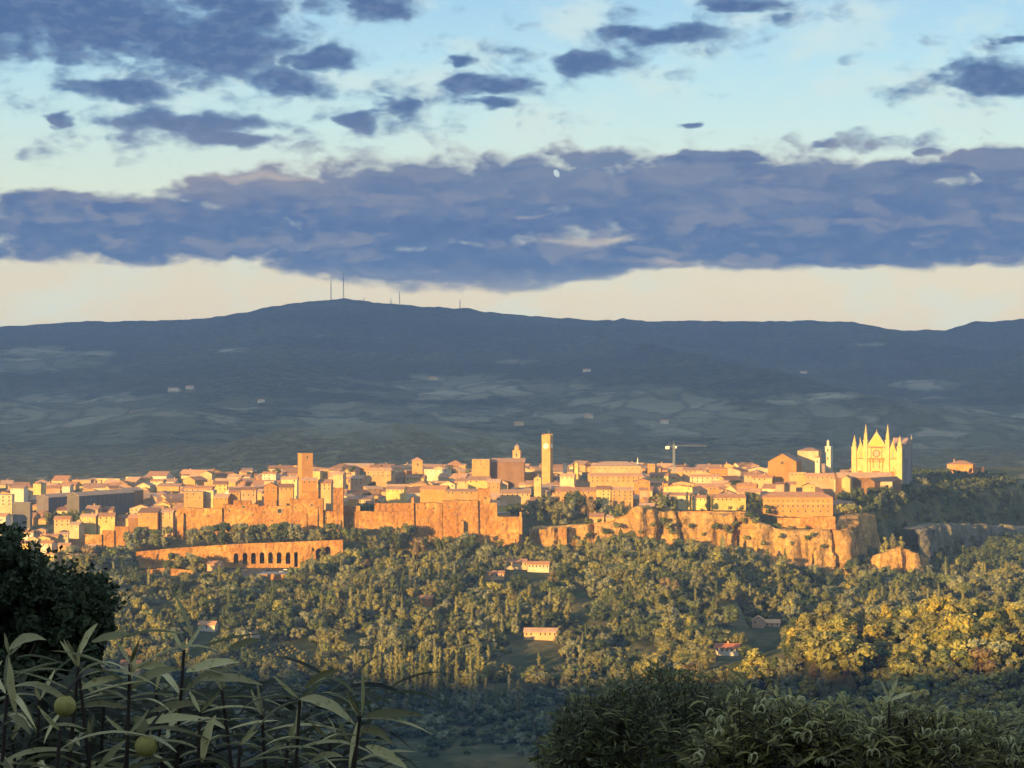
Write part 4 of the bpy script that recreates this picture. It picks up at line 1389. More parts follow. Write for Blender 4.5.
    r, k, h = tower('belfry', 'tower', 'slim belfry with open arches and a small dome, beside the dark nave', 512.6, 521.8, 451, 2470, math.radians(-12), 'flat', 'peach', 0)
    bb = MB().frustum(0, 0, h + .72, h + 4.2, k * .75, k * .7, 8); q = bb.build('lantern', M['plaster'], r); q.color = (*WALLS['peach'], 1)
    q = MB().frustum(0, 0, h + 4.21, h + 6.6, k * .85, k * .35, 8).frustum(0, 0, h + 6.61, h + 9, .5, .05, 6).build('dome', M['tile'], r); q.color = (.4, .3, .25, 1)
    add_window(r, 0, -k, h - 4.5, 2.6, 5)
    # pale palazzo (three stacked blocks)
    r, w, d, h, gz = house(591.5, 640.5, 466.5, 2380, 'hip', 'peach', 34, 5.0, math.radians(-3), (9, 1), (0.50, 0.33, 0.22), 'palazzo', 'palazzo', 'largest pale palazzo with a broad hipped roof above the roofs in mid town', chimney=False)
    b = MB().box(-w / 2 - .8, w / 2 + .8, -d / 2 - .8, -d / 2 - .003, h - 1.4, h - .4).box(-w / 2 + 1, w / 2 - 3, -d / 2 - 9, -d / 2 - .004, -4, h - 7)
    q = b.build('portico', M['plaster'], r); q.color = (*WALLS['peach'], 1)
    for i in range(8):
        add_window(r, -w / 2 + 4 + i * (w - 9) / 7, -d / 2 - 9, h - 11.5, 1.4, 3.0)
    MB().tube([(w / 2 - 3, 0, h + 2), (w / 2 - 3, 0, h + 9)], [.7, .3]).build('chimney', M['white'], r)
    house(590, 641, 476, 2345, 'gx', 'ochre', 12, 2.6, math.radians(-2), (10, 2), ROOFS[1], label='long ochre block in front of the pale palazzo with two rows of windows', chimney=False)
    # ochre church
    r, w, d, h, gz = house(768.5, 796, 461.5, 2350, 'gy', 'orange', 46, 8.5, math.radians(-14), None, (0.30, 0.20, 0.16), 'church', 'church', 'plain ochre church with a big triangular gable front', chimney=False)
    disc(r, 'round_window', M['dark_pane'], 0, -d / 2 - .02, h - 1.5, 1.7, .2)
    add_window(r, 0, -d / 2, 3, 3, 5)
    house(798, 818, 451, 2410, 'hip', 'cream', 20, 3.4, math.radians(-18), (2, 1), ROOFS[4], label='raised pale block with a dark hipped roof behind the ochre church', chimney=False)
    tower('bell_turret', 'tower', 'small white bell turret below the raised pale block', 815.2, 820.8, 458.5, 2380, math.radians(-15), 'hip', 'white', 1)
    r, k, h = tower('campanile', 'tower', 'slender white campanile with a tiny lantern, between ochre church and cathedral', 825.5, 833.5, 447, 2420, math.radians(-30), 'flat', 'white', 2)
    q = MB().frustum(-k * .3, 0, h + .72, h + 6, k * .5, k * .42, 8).frustum(-k * .3, 0, h + 6.01, h + 8, k * .55, .1, 8).build('lantern', M['plaster'], r); q.color = (*WALLS['white'], 1)
    # orange palazzo on the cliff edge
    r, w, d, h, gz = house(763.5, 832.5, 497.5, 2100, 'hip', 'orange', 22, 5.0, math.radians(-3), None, (0.44, 0.24, 0.14), 'palazzo', 'palazzo', 'long orange palazzo with two rows of windows on the cliff edge', chimney=True)
    for j, (z, hh) in enumerate(((h - 3.2, 1.9), (h - 8.2, 2.7), (h - 13.2, 2.6))):
        for i in range(13 if j < 2 else 9):
            add_window(r, -w / 2 + 4.5 + i * (w - 9) / (12 if j < 2 else 8), -d / 2, z, 1.5, hh)
    b = MB().box(-w / 2 - .3, w / 2 + .3, -d / 2 - .3, -d / 2 - .004, h - 5.9, h - 5.4); q = b.build('string_course', M['plaster'], r); q.color = (*WALLS['peach'], 1)
    # buildings by the cathedral and on the far end
    house(838, 892, 477, 2260, 'gx', 'brown', 14, 4.5, math.radians(4), (8, 1), ROOFS[3], label='very long low house with pinkish roof in front of the cathedral', chimney=True)
    house(842, 850, 478.5, 2240, 'gy', 'yellow', 12, 3.0, math.radians(-20), label='small bright yellow gable beside the long low house', chimney=False)
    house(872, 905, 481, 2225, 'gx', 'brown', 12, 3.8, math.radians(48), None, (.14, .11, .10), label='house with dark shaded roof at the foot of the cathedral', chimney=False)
    house(878, 892, 482, 2215, 'flat', 'cream', 9, None, math.radians(-12), label='lit cream wall just below the cathedral portal', chimney=False)
    house(948, 972, 464.5, 2640, 'hip', 'orange', 26, 4.5, math.radians(-20), (5, 1), ROOFS[0], label='orange hip-roofed villa alone on the far rim beyond the cathedral', chimney=True)
    house(970, 986, 467, 2650, 'flat', 'brown', 22, None, math.radians(40), (3, 1), label='dark block joined behind the orange rim villa', chimney=False)
    for px0, px1, row, D, rf, cl, lb in ((958, 975, 481, 2600, 'gx', 'pink', 'low pink house just under the orange rim villa'), (974, 992, 479.5, 2620, 'gx', 'peach', 'low peach house between the rim villa and the frame edge houses'),
                                         (990, 1008, 481, 2610, 'gx', 'pink', 'longest pink row house near the end of the rim'), (1019, 1034, 475, 2660, 'gy', 'peach', 'peach gable at the very end of the rim'), (956, 961, 477, 2590, 'gy', 'white', 'tiny white gable in front of the rim villa')):
        house(px0, px1, row, D, rf, cl, 10, 2.2, math.radians(R.uniform(-15, 5)), label=lb, group='houses at the far end of the rim')
    # ---- houses that can be recognised one by one
    E = [  # px0, px1, eaves row, D, roof, colour, windows
        (-6, 12, 495, 2080, 'flat', 'cream', (3, 3)), (13, 30, 503, 2060, 'flat', 'grey', (2, 4)), (-4, 6, 516, 2040, 'gx', 'white', None), (33, 41, 484, 2500, 'hip', 'yellow', (2, 1)), (10, 24, 488, 2450, 'gx', 'white', (3, 1)),
        (79.5, 93, 486.5, 2600, 'flat', 'yellow', (3, 1)), (95, 112, 488, 2600, 'shed', 'ochre', (4, 1)), (112, 127, 487, 2620, 'gx', 'peach', None), (62, 70, 486, 2560, 'gx', 'white', None), (45, 60, 488, 2560, 'gx', 'pink', None),
        (79.8, 95.8, 516.5, 2070, 'gx', 'yellow', (3, 2)), (98, 114.5, 516, 2072, 'gx', 'yellow', (3, 2)), (54, 70, 519, 2060, 'gx', 'peach', (3, 2)), (69, 79, 524.5, 2050, 'gx', 'cream', (2, 1)), (116, 131, 518, 2085, 'gx', 'peach', (3, 1)), (99, 113, 510, 2140, 'gx', 'pink', None), (85, 98, 509, 2130, 'gx', 'peach', None),
        (138, 157.5, 512.5, 2062, 'shed', 'orange', (3, 2)), (160, 173, 512, 2066, 'gx', 'peach', (2, 2)), (128, 140, 517, 2080, 'gx', 'brown', None), (141, 150, 478.5, 2660, 'gx', 'cream', None), (150, 163, 481, 2600, 'gx', 'cream', (3, 1)), (162, 176, 482, 2640, 'gx', 'white', None),
        (184, 203, 492, 2090, 'flat', 'ochre', (3, 2)), (202.5, 213.5, 490.5, 2100, 'flat', 'cream', (2, 3)), (184, 212, 488, 2140, 'gx', 'pink', (5, 1)), (190, 200, 475.5, 2620, 'gx', 'yellow', (2, 1)), (200, 212, 473.5, 2610, 'gy', 'cream', (2, 1)), (213, 227, 484, 2320, 'gx', 'yellow', (3, 2)),
        (227, 241, 477, 2560, 'gx', 'cream', (3, 1)), (238, 250, 476.5, 2600, 'gx', 'white', (3, 1)), (262, 276, 473.5, 2540, 'gx', 'white', (3, 2)), (264, 274, 481.5, 2420, 'flat', 'cream', None), (312, 320, 471.5, 2420, 'flat', 'yellow', (2, 2)), (320, 329, 469.5, 2430, 'flat', 'ochre', (2, 2)), (242, 262, 492, 2180, 'gx', 'ochre', (4, 1)),
        (262, 276, 494, 2160, 'flat', 'peach', (3, 2)), (333, 343, 474, 2400, 'gx', 'peach', (2, 2)), (350, 363, 478, 2380, 'gx', 'pink', (3, 2)), (366, 395, 471, 2440, 'hip', 'peach', (6, 2)), (424, 448, 469.5, 2560, 'flat', 'white', (5, 1)), (405, 424, 478, 2460, 'gx', 'yellow', (4, 1)), (440, 455, 484, 2300, 'gy', 'cream', (3, 1)),
        (214, 228, 497, 2085, 'gx', 'orange', (3, 1)), (229, 240, 492, 2095, 'gx', 'ochre', (2, 1)), (241, 256, 489.5, 2085, 'gx', 'peach', (3, 2)), (264, 277, 486, 2090, 'gy', 'orange', (2, 2)), (279, 293, 487, 2085, 'gx', 'ochre', (3, 1)), (302, 317, 480, 2095, 'gx', 'orange', (3, 1)), (318, 331, 483, 2100, 'gx', 'peach', (3, 2)), (281, 297, 479, 2160, 'gx', 'cream', (3, 1)),
        (386, 404, 489, 2230, 'gx', 'yellow', (4, 1)), (455, 472, 481, 2360, 'gx', 'peach', (4, 1)), (468, 490, 480, 2330, 'gx', 'yellow', (4, 1)), (487, 500, 482, 2300, 'gx', 'ochre', (3, 2)), (420, 446, 489, 2140, 'gx', 'orange', (5, 1)), (446, 478, 491, 2120, 'gx', 'ochre', (7, 1)),
        (534, 541, 478, 2300, 'gy', 'yellow', (1, 2)), (500, 530, 493, 2180, 'gx', 'peach', (6, 1)), (560, 574, 476, 2380, 'gx', 'cream', (3, 1)), (563, 566, 464, 2480, 'hip', 'white', None), (573, 578, 463, 2480, 'hip', 'yellow', None),
        (556, 596, 491, 2180, 'gx', 'ochre', (8, 1)), (596.5, 610.5, 489, 2150, 'gx', 'yellow', (3, 3)), (611.5, 633, 490, 2150, 'gx', 'ochre', (4, 3)), (635, 650, 481, 2250, 'gy', 'orange', (2, 1)), (650, 668, 475.5, 2420, 'gx', 'yellow', (4, 1)), (648, 655, 464, 2560, 'flat', 'orange', (2, 1)),
        (664, 692, 487, 2160, 'gy', 'yellow', (4, 1)), (662, 690, 495, 2120, 'gx', 'cream', (5, 2)), (684, 706, 470, 2460, 'gx', 'peach', (5, 1)), (690, 720, 476.5, 2400, 'gx', 'cream', (6, 2)), (712, 728, 469, 2440, 'hip', 'orange', (4, 2)), (640, 648, 490, 2140, 'gx', 'pink', None),
        (690.5, 706.5, 497.5, 2112, 'gx', 'yellow', (4, 1)), (711.5, 746, 497.5, 2112, 'gx', 'yellow', (8, 1)), (737, 756, 486, 2200, 'gx', 'orange', (4, 2)), (738, 760, 492, 2150, 'gx', 'cream', (4, 2)), (745, 762, 475, 2360, 'gx', 'cream', (3, 1)), (752, 772, 477.5, 2330, 'gx', 'peach', (4, 1)),
        (790, 806, 472.5, 2310, 'flat', 'yellow', (4, 1)), (806, 834, 476, 2300, 'gx', 'pink', (6, 1)), (803, 815, 485.5, 2180, 'gy', 'yellow', (2, 1)), (834, 842, 479, 2280, 'gx', 'white', (2, 2)), (776, 784, 484, 2220, 'gx', 'pink', None), (786, 796, 484, 2230, 'gx', 'peach', None),
        (590, 604, 516.5, 2072, 'gx', 'ochre', None), (606, 616, 519, 2070, 'gx', 'peach', None), (640, 654, 511, 2075, 'gx', 'orange', None), (656, 664, 516, 2070, 'flat', 'orange', None)]
    for px0, px1, row, D, rf, cl, wn in E:
        house(px0, px1, row, D, rf, cl, None, None, math.radians(R.uniform(-16, 6)), wn)
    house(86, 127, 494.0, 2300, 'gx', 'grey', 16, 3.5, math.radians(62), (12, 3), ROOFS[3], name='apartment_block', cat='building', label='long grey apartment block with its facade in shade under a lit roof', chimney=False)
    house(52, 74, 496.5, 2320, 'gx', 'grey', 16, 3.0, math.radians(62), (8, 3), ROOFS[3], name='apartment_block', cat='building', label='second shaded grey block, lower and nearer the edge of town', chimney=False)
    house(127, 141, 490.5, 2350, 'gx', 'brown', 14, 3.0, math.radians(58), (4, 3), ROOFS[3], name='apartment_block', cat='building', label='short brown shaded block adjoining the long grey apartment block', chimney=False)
    for px0, px1, row, D, cl in ((19, 29, 543, 1985, 'yellow'), (28, 38, 539, 1990, 'cream'), (35, 50, 538, 1994, 'yellow'), (40, 52, 543, 1975, 'white'), (46, 58, 536, 2005, 'peach'), (60, 68, 534, 2010, 'cream'), (20, 33, 532, 2020, 'white'), (36, 46, 530, 2030, 'pink'), (58, 70, 545, 1970, 'peach'), (45, 54, 554, 1955, 'yellow'), (83, 94, 547, 1985, 'peach'), (66, 76, 556, 1950, 'cream')):
        house(px0, px1, row, D, R.choice(('gx', 'gy', 'gx')), cl, 8, None, math.radians(R.uniform(-25, 10)), (2, 1))
    # ---- the rest of the roofs, row behind row
    reserved = [(523, 603, 2062, 2165), (345, 412, 2062, 2185), (648, 672, 2060, 2110), (748, 836, 2060, 2180), (858, 1100, 2050, 2420), (115, 152, 2120, 2290), (495, 545, 2090, 2140), (835, 1000, 2150, 2420), (905, 945, 2420, 2720), (20, 80, 2100, 2280), (176, 345, 2040, 2085),
                (742, 764, 2110, 2180)]
    done = list(HOUSES)
    n = 0
    row_D = [2128, 2185, 2245, 2310, 2380, 2455, 2540, 2630, 2700]
    for D in row_D:
        px = -4 + R.uniform(0, 12)
        while px < 850:
            wpx = R.choice((R.uniform(10, 18), R.uniform(16, 32)))
            a, c = px, px + wpx
            px = c + R.uniform(-1.5, 7) + (R.random() < .25) * R.uniform(8, 20)
            Dj = D + R.uniform(-14, 14)
            if any(p0 - wpx * .6 < a < p1 - wpx * .4 and abs(Dj - dd) < 26 for p0, p1, dd in done):
                continue
            if any(p0 < (a + c) / 2 < p1 and d0 < Dj < d1 for p0, p1, d0, d1 in reserved):
                continue
            x = ((a + c) / 2 - 512) * Dj / F
            if float(edge_info(np.array([x]), np.array([Dj]))[0][0]) > -25:
                continue
            if R.random() < .03:
                continue
            hgt = R.uniform(4.5, 8) if D > 2600 else R.uniform(5.0, 9.5)
            if R.random() < .14:
                hgt *= R.uniform(1.2, 1.5)
            if (a + c) / 2 < 150:
                hgt *= .8
            gz = G(x, Dj)
            top = 384 - (gz + hgt) * F / Dj
            rf = R.choices(['gx', 'gy', 'hip', 'flat', 'shed'], [58, 18, 12, 6, 6])[0]
            cl = R.choices(['ochre', 'cream', 'yellow', 'peach', 'pink', 'orange', 'white', 'brown'], [18, 20, 14, 20, 10, 9, 9, 4])[0]
            wn = (max(2, int(wpx * Dj / F / 4.2)), 2 if hgt > 9.5 else 1) if (R.random() < .7 and D < 2500) else None
            wg = (R.choice((-1, 1)), R.uniform(4, 9), R.uniform(.6, .85)) if R.random() < .45 else None
            an = []
            for sd in ((-1, 1) if R.random() < .55 else (R.choice((-1, 1)),)):
                if R.random() < .75:
                    an.append((sd * R.uniform(.42, .6), R.uniform(-.55, .35), R.uniform(.35, .6), R.uniform(.6, .9), R.uniform(.6, 1.12), R.choice(('gx', 'gx', 'gy', 'shed', 'hip')), R.choice(('ochre', 'cream', 'peach', 'orange', 'pink', 'brown', 'yellow'))))
            if R.random() < .4:
                an.append((R.uniform(-.3, .3), -.66, R.uniform(.3, .55), .45, R.uniform(.5, .8), R.choice(('gx', 'shed', 'gy')), R.choice(('ochre', 'peach', 'brown', 'cream'))))
            house(a, c, top, Dj, rf, cl, R.uniform(13, 21), None, math.radians(R.gauss(-6, 24) + (R.random() < .2) * 45), wn, annex=an)
            n += 1
    # ---- trees inside the town
    def tt(kind, px, D, h, tone, wide=1.0):
        p = on_ground(px, D)
        tree(kind, p, h, tone, group='trees among the town houses', family='town_tree', wide=wide)
    for px, D, h, tn in ((528, 2105, 20, 'olive green'), (535, 2120, 26, 'rusty brown'), (544, 2110, 30, 'olive green'), (552, 2125, 28, 'rusty brown'), (561, 2112, 24, 'olive green'), (569, 2100, 24, 'grey-green'), (579, 2118, 26, 'dark green'), (588, 2104, 22, 'rusty brown'), (585, 2130, 24, 'olive green'),
                         (596, 2120, 22, 'dark green'), (538, 2092, 17, 'mid green'), (555, 2090, 18, 'olive green'), (520, 2130, 18, 'dark green'), (513, 2140, 18, 'dark green'), (574, 2135, 27, 'dark green'), (603, 2085, 14, 'grey-green'), (612, 2078, 13, 'mid green'), (620, 2082, 15, 'olive green')):
        tt('broad', px, D, h * .92, tn)
    for px, D, h, tn in ((348, 2120, 16, 'olive green'), (355, 2135, 15, 'grey-green'), (363, 2140, 17, 'dark green'), (371, 2150, 17, 'dark green'), (379, 2160, 15, 'mid green'), (388, 2150, 13, 'dark green'), (398, 2170, 14, 'grey-green'), (404, 2150, 15, 'olive green'), (376, 2110, 12, 'dark green'), (368, 2260, 15, 'dark green'), (372, 2400, 14, 'dark green'),
                         (414, 2330, 13, 'dark green'), (421, 2335, 12, 'dark green'), (506, 2260, 13, 'dark green'), (513, 2270, 13, 'dark green'), (540, 2200, 14, 'dark green'), (652, 2100, 13, 'dark green'), (659, 2095, 16, 'olive green'), (666, 2092, 14, 'mid green'), (672, 2100, 12, 'dark green'),
                         (749, 2130, 20, 'dark green'), (756, 2125, 18, 'olive green'), (762, 2110, 14, 'dark green'), (752, 2100, 13, 'dark green'), (768, 2092, 12, 'dark green'), (735, 2330, 18, 'dark green'), (740, 2340, 16, 'dark green'), (268, 2570, 16, 'dark green'), (275, 2580, 17, 'dark green'), (118, 2180, 12, 'olive green'), (126, 2190, 13, 'olive green'),
                         (134, 2200, 13, 'dark green'), (142, 2190, 12, 'dark green'), (149, 2200, 10, 'mid green'), (80, 2215, 15, 'dark green'), (87, 2240, 16, 'olive green'), (93, 2225, 13, 'olive green'), (100, 2215, 14, 'mid green'), (107, 2220, 13, 'grey-green'), (114, 2200, 14, 'dark green'), (66, 2235, 14, 'mid green'), (75, 2245, 15, 'olive green'), (48, 2235, 13, 'olive green'), (72, 2225, 12, 'dark green'), (53, 2250, 13, 'dark green'), (61, 2240, 13, 'dark green'), (70, 2250, 12, 'mid green'), (36, 2260, 14, 'dark green'), (352, 2620, 14, 'mid green'), (342, 2640, 13, 'olive green'), (470, 2620, 12, 'grey-green'), (450, 2640, 12, 'olive green'),
                         (914, 2275, 15, 'grey-green'), (908, 2285, 13, 'dark green'), (921, 2325, 20, 'grey-green'), (901, 2240, 14, 'dark green'), (929, 2345, 14, 'dark green'), (940, 2420, 12, 'dark green'), (952, 2450, 13, 'dark green'), (965, 2480, 12, 'mid green'), (978, 2510, 13, 'dark green'), (992, 2540, 12, 'dark green'), (1005, 2570, 12, 'mid green'), (850, 2190, 14, 'mid green'), (860, 2180, 12, 'dark green'), (868, 2200, 13, 'dark green'), (708, 2100, 9, 'dark green'), (730, 2098, 6, 'mid green'), (742, 2098, 7, 'olive green')):
        tt('broad', px, D, h, tn)
    for i in range(11):
        tt('broad', 848 + i * 5.6 + R.uniform(-2, 2), 2170 + i * 5 + R.uniform(-12, 12), R.uniform(16, 23), R.choice(('dark green', 'mid green', 'dark green', 'olive green')), 1.0)
    for i in range(30):                    # scrub along the rim of the cliff
        px = 532 + i * 10.6 + R.uniform(-4, 4)
        D = float(np.interp(px, [530, 600, 640, 700, 834, 850], [2074, 2072, 2058, 2066, 2054, 2074])) + R.uniform(-2, 8)
        if 678 < px < 748 or 778 < px < 836:
            continue
        tt('bush', px, D, R.uniform(3, 7), R.choice(('dark green', 'olive green', 'mid green', 'grey-green')), 1.2)
    for px, D, h in ((687, 2104, 18), (690.5, 2106, 15), (707.5, 2104, 16), (710, 2107, 13), (677, 2104, 12), (673, 2103, 10), (669, 2103, 10), (661.5, 2112, 20), (630, 2075, 12), (531, 2066, 16), (528.5, 2064, 12)):
        tt('cypress', px, D, h, 'dark green')
    p = W(846, 0, 2076); tree('pine', (p.x, p.y, G(p.x, p.y)), 30, 'yellow-green', 'solitary umbrella pine on the rim beside the orange palazzo', 'trees among the town houses')
    for px, D, h, tn in ((700, 2050, 3.5, 'dark green'), (724, 2044, 5, 'dark green'), (733, 2042, 5, 'dark green'), (716, 2044, 4, 'olive green'), (760, 2044, 5, 'dark green'), (780, 2056, 4, 'dark green'), (806, 2058, 4, 'mid green'), (790, 2057, 4, 'olive green'), (820, 2036, 4, 'dark green'), (640, 2042, 4, 'olive green'), (668, 2050, 8, 'grey-green'), (690, 2046, 4, 'olive green')):
        tt('bush', px, D, h, tn)
    for px, row, h in ((716, 529, 6), (726, 531, 7), (734, 527, 6), (730, 534, 5), (757, 532, 6), (746, 540, 5), (668, 530, 8), (664, 524, 7), (672, 534, 6), (690, 528, 5), (640, 533, 5), (617, 528, 6), (606, 534, 6), (588, 538, 6), (575, 540, 5), (762, 545, 5), (792, 545, 4), (807, 540, 5), (812, 537, 5), (781, 538, 5), (703, 536, 4), (822, 548, 4), (744, 523, 6), (750, 518, 8), (755, 524, 7), (652, 527, 5)):
        D = float(np.interp(px, [530, 600, 640, 700, 776, 834], [2052, 2048, 2036, 2043, 2036, 2030])) + 2
        p = W(px, row, D)
        tree('bush', p, h, R.choice(('dark green', 'olive green', 'mid green')), group='bushes clinging to the tuff cliff', family='town_tree', wide=1.1)
    # avenue in front of the fortress wall
    for i, px in enumerate([133, 141, 149, 157, 166] + [192 + i * 8.6 for i in range(13)]):
        tree('plane', on_ground(px, 2010 + random.uniform(-5, 5)) - Vector((0, 0, 3.5)), random.uniform(21, 25), random.choice(('olive green', 'grey-green', 'mid green', 'dark green')), group='avenue under the fortress wall', family='avenue_tree', wide=1.0)
    for i in range(9):
        tree('plane', on_ground(314 + i * 8.4, 2004 + random.uniform(-8, 8)) - Vector((0, 0, 3)), random.uniform(16, 20), random.choice(('olive green', 'grey-green', 'mid green')), group='avenue under the fortress wall', family='avenue_tree')
    for i in range(12):
        tree('broad', on_ground(386 + i * 7.7, 2012 + random.uniform(-12, 12)), random.uniform(19, 25), random.choice(('dark green', 'olive green', 'rusty brown', 'grey-green')), group='trees at the foot of the bastion', family='avenue_tree')
    for px, D, h, tn in ((343, 1962, 17, 'olive green'), (350, 1955, 20, 'yellow-green'), (357, 1965, 19, 'olive green'), (364, 1980, 16, 'mid green'), (371, 1972, 18, 'dark green'), (347, 1985, 13, 'grey-green'), (176, 1935, 17, 'olive green'), (184, 1940, 19, 'grey-green'), (196, 1925, 18, 'olive green'), (170, 1930, 14, 'mid green')):
        tree('broad', on_ground(px, D), h, tn, group='trees around the arcade wall', family='avenue_tree', wide=1.2)
    for px, D, h, tn in ((64, 1975, 19, 'olive green'), (73, 1965, 21, 'grey-green'), (82, 1975, 20, 'olive green'), (91, 1962, 22, 'rusty brown'), (100, 1975, 21, 'dark green'), (108, 1965, 20, 'mid green'), (116, 1975, 19, 'olive green'), (124, 1985, 20, 'grey-green'), (70, 1940, 18, 'olive green'), (86, 1935, 18, 'olive green'), (104, 1930, 19, 'dark green'), (120, 1940, 16, 'olive green'), (131, 1962, 15, 'dark green')):
        tree('broad', on_ground(px, D), h, tn, group='trees below the end of town', family='avenue_tree', wide=1.15)
    for i in range(36):
        px = 572 + i * 7.6 + random.uniform(-3, 3)
        D = float(np.interp(px, [530, 640, 850], [2044, 2030, 2022])) - random.uniform(0, 16)
        if random.random() < .85:
            tree(random.choice(('broad', 'broad', 'tall')), on_ground(px, D), random.uniform(10, 15) * (1.35 if 575 < px < 625 else (.8 if px > 690 else 1)), random.choice(('olive green', 'dark green', 'grey-green', 'mid green', 'yellow-green')), group='trees at the foot of the tuff cliff', family='avenue_tree')
    # tower crane over the roofs
    D = 2560
    p = on_ground(674, D)
    c = thing('tower_crane', p, 'crane', 'thin grey tower crane with a long jib above the roofs')
    s = D / F
    H = (384 - 446) * s - p.z
    m = MB()
    for sx in (-.9, .9):
        for sy in (-.9, .9):
            m.tube([(sx, sy, -2), (sx, sy, H + 2)], [.28, .28], 4)
    for i in range(18):
        z = i * H / 18
        for a, b_ in (((-.9, -.9), (.9, -.9)), ((.9, .9), (-.9, .9)), ((-.9, .9), (-.9, -.9)), ((.9, -.9), (.9, .9))):
            m.tube([(a[0], a[1], z), (b_[0], b_[1], z + H / 18)], [.14, .14], 3)
    m.build('mast', M['steel'], c)
    m = MB()
    for (y, z) in ((-.6, 0), (.6, 0), (0, 1.3)):
        m.tube([(0, y, H + z), (38, y, H + z - .5)], [.08, .06], 4)
    for i in range(18):
        m.tube([(i * 2, -.6, H), (i * 2 + 1, 0, H + 1.2)], [.08, .08], 3).tube([(i * 2 + 1, 0, H + 1.2), (i * 2 + 2, .6, H)], [.08, .08], 3)
    m.tube([(0, 0, H + 6), (32, 0, H + .8)], [.07, .07], 3).tube([(0, 0, H), (0, 0, H + 6)], [.35, .15], 4)
    m.build('jib', M['steel'], c)
    m = MB().box(-9, -.01, -.6, .6, H - .4, H + .1); m.tube([(0, 0, H + 6), (-8, 0, H + .2)], [.07, .07], 3)
    m.build('counter_jib', M['steel'], c)
    MB().box(-10, -5.5, -1.2, 1.2, H - 3.6, H - .41).build('counterweight', M['white'], c)
    MB().box(1.2, 3.2, -1.0, 1.0, H - 2.6, H - .2).build('cab', M['white'], c)
    print('town houses', len(HOUSES), 'random', n, 'windows', N_WIN[0])


def car_mesh():
    b = MB()
    b.prism_y([(-2.1, .35), (2.1, .35), (2.1, .85), (1.2, .95), (.65, 1.45), (-1.1, 1.45), (-1.75, .95), (-2.1, .9)], -.85, .85, 0)
    b.prism_y([(-1.05, .98), (.95, .98), (.58, 1.38), (-1.0, 1.38)], -.87, .87, 1)
    for x in (-1.3, 1.3):
        b.prism_y([(x + .33 * math.cos(2 * PI * i / 10), .33 + .33 * math.sin(2 * PI * i / 10)) for i in range(10)], -.9, .9, 2)
    o = b.build('parked_car', [M['car'], M['dark_pane'], M['tyre']])
    return o


def mast(name, px, row_top, row_base, D, label, width=4.0):
    zt, zb = (384 - row_top) * D / F, (384 - row_base) * D / F
    c = thing(name, ((px - 512) * D / F, D, zb), 'radio mast', label, 'radio masts on the ridge')
    H = zt - zb
    m = MB()
    n = 10
    for k in range(4):
        a = PI / 4 + k * PI / 2
        m.tube([(width * math.cos(a), width * math.sin(a), -25), (width * .45 * math.cos(a), width * .45 * math.sin(a), H * .8)], [.9, .7], 4)
    for i in range(n):
        f0, f1 = i / n, (i + 1) / n
        for k in range(4):
            a, b = PI / 4 + k * PI / 2, PI / 4 + (k + 1) * PI / 2
            r0, r1 = width * (1 - .55 * f0), width * (1 - .55 * f1)
            m.tube([(r0 * math.cos(a), r0 * math.sin(a), f0 * H * .8), (r1 * math.cos(b), r1 * math.sin(b), f1 * H * .8)], [.3, .3], 3)
            m.tube([(r1 * math.cos(a), r1 * math.sin(a), f1 * H * .8), (r1 * math.cos(b), r1 * math.sin(b), f1 * H * .8)], [.3, .3], 3)
    m.build('lattice', M['dark_steel'], c)
    MB().tube([(0, 0, H * .78), (0, 0, H)], [1.1, .7], 6).build('antenna', M['dark_steel'], c)
    m = MB()
    for k in range(3):
        a = k * 2.1
        m.frustum(width * .9 * math.cos(a), width * .9 * math.sin(a), H * (.45 + .1 * k), H * (.45 + .1 * k) + 2.6, 1.5, 1.5, 8)
    m.build('dish', M['steel'], c)


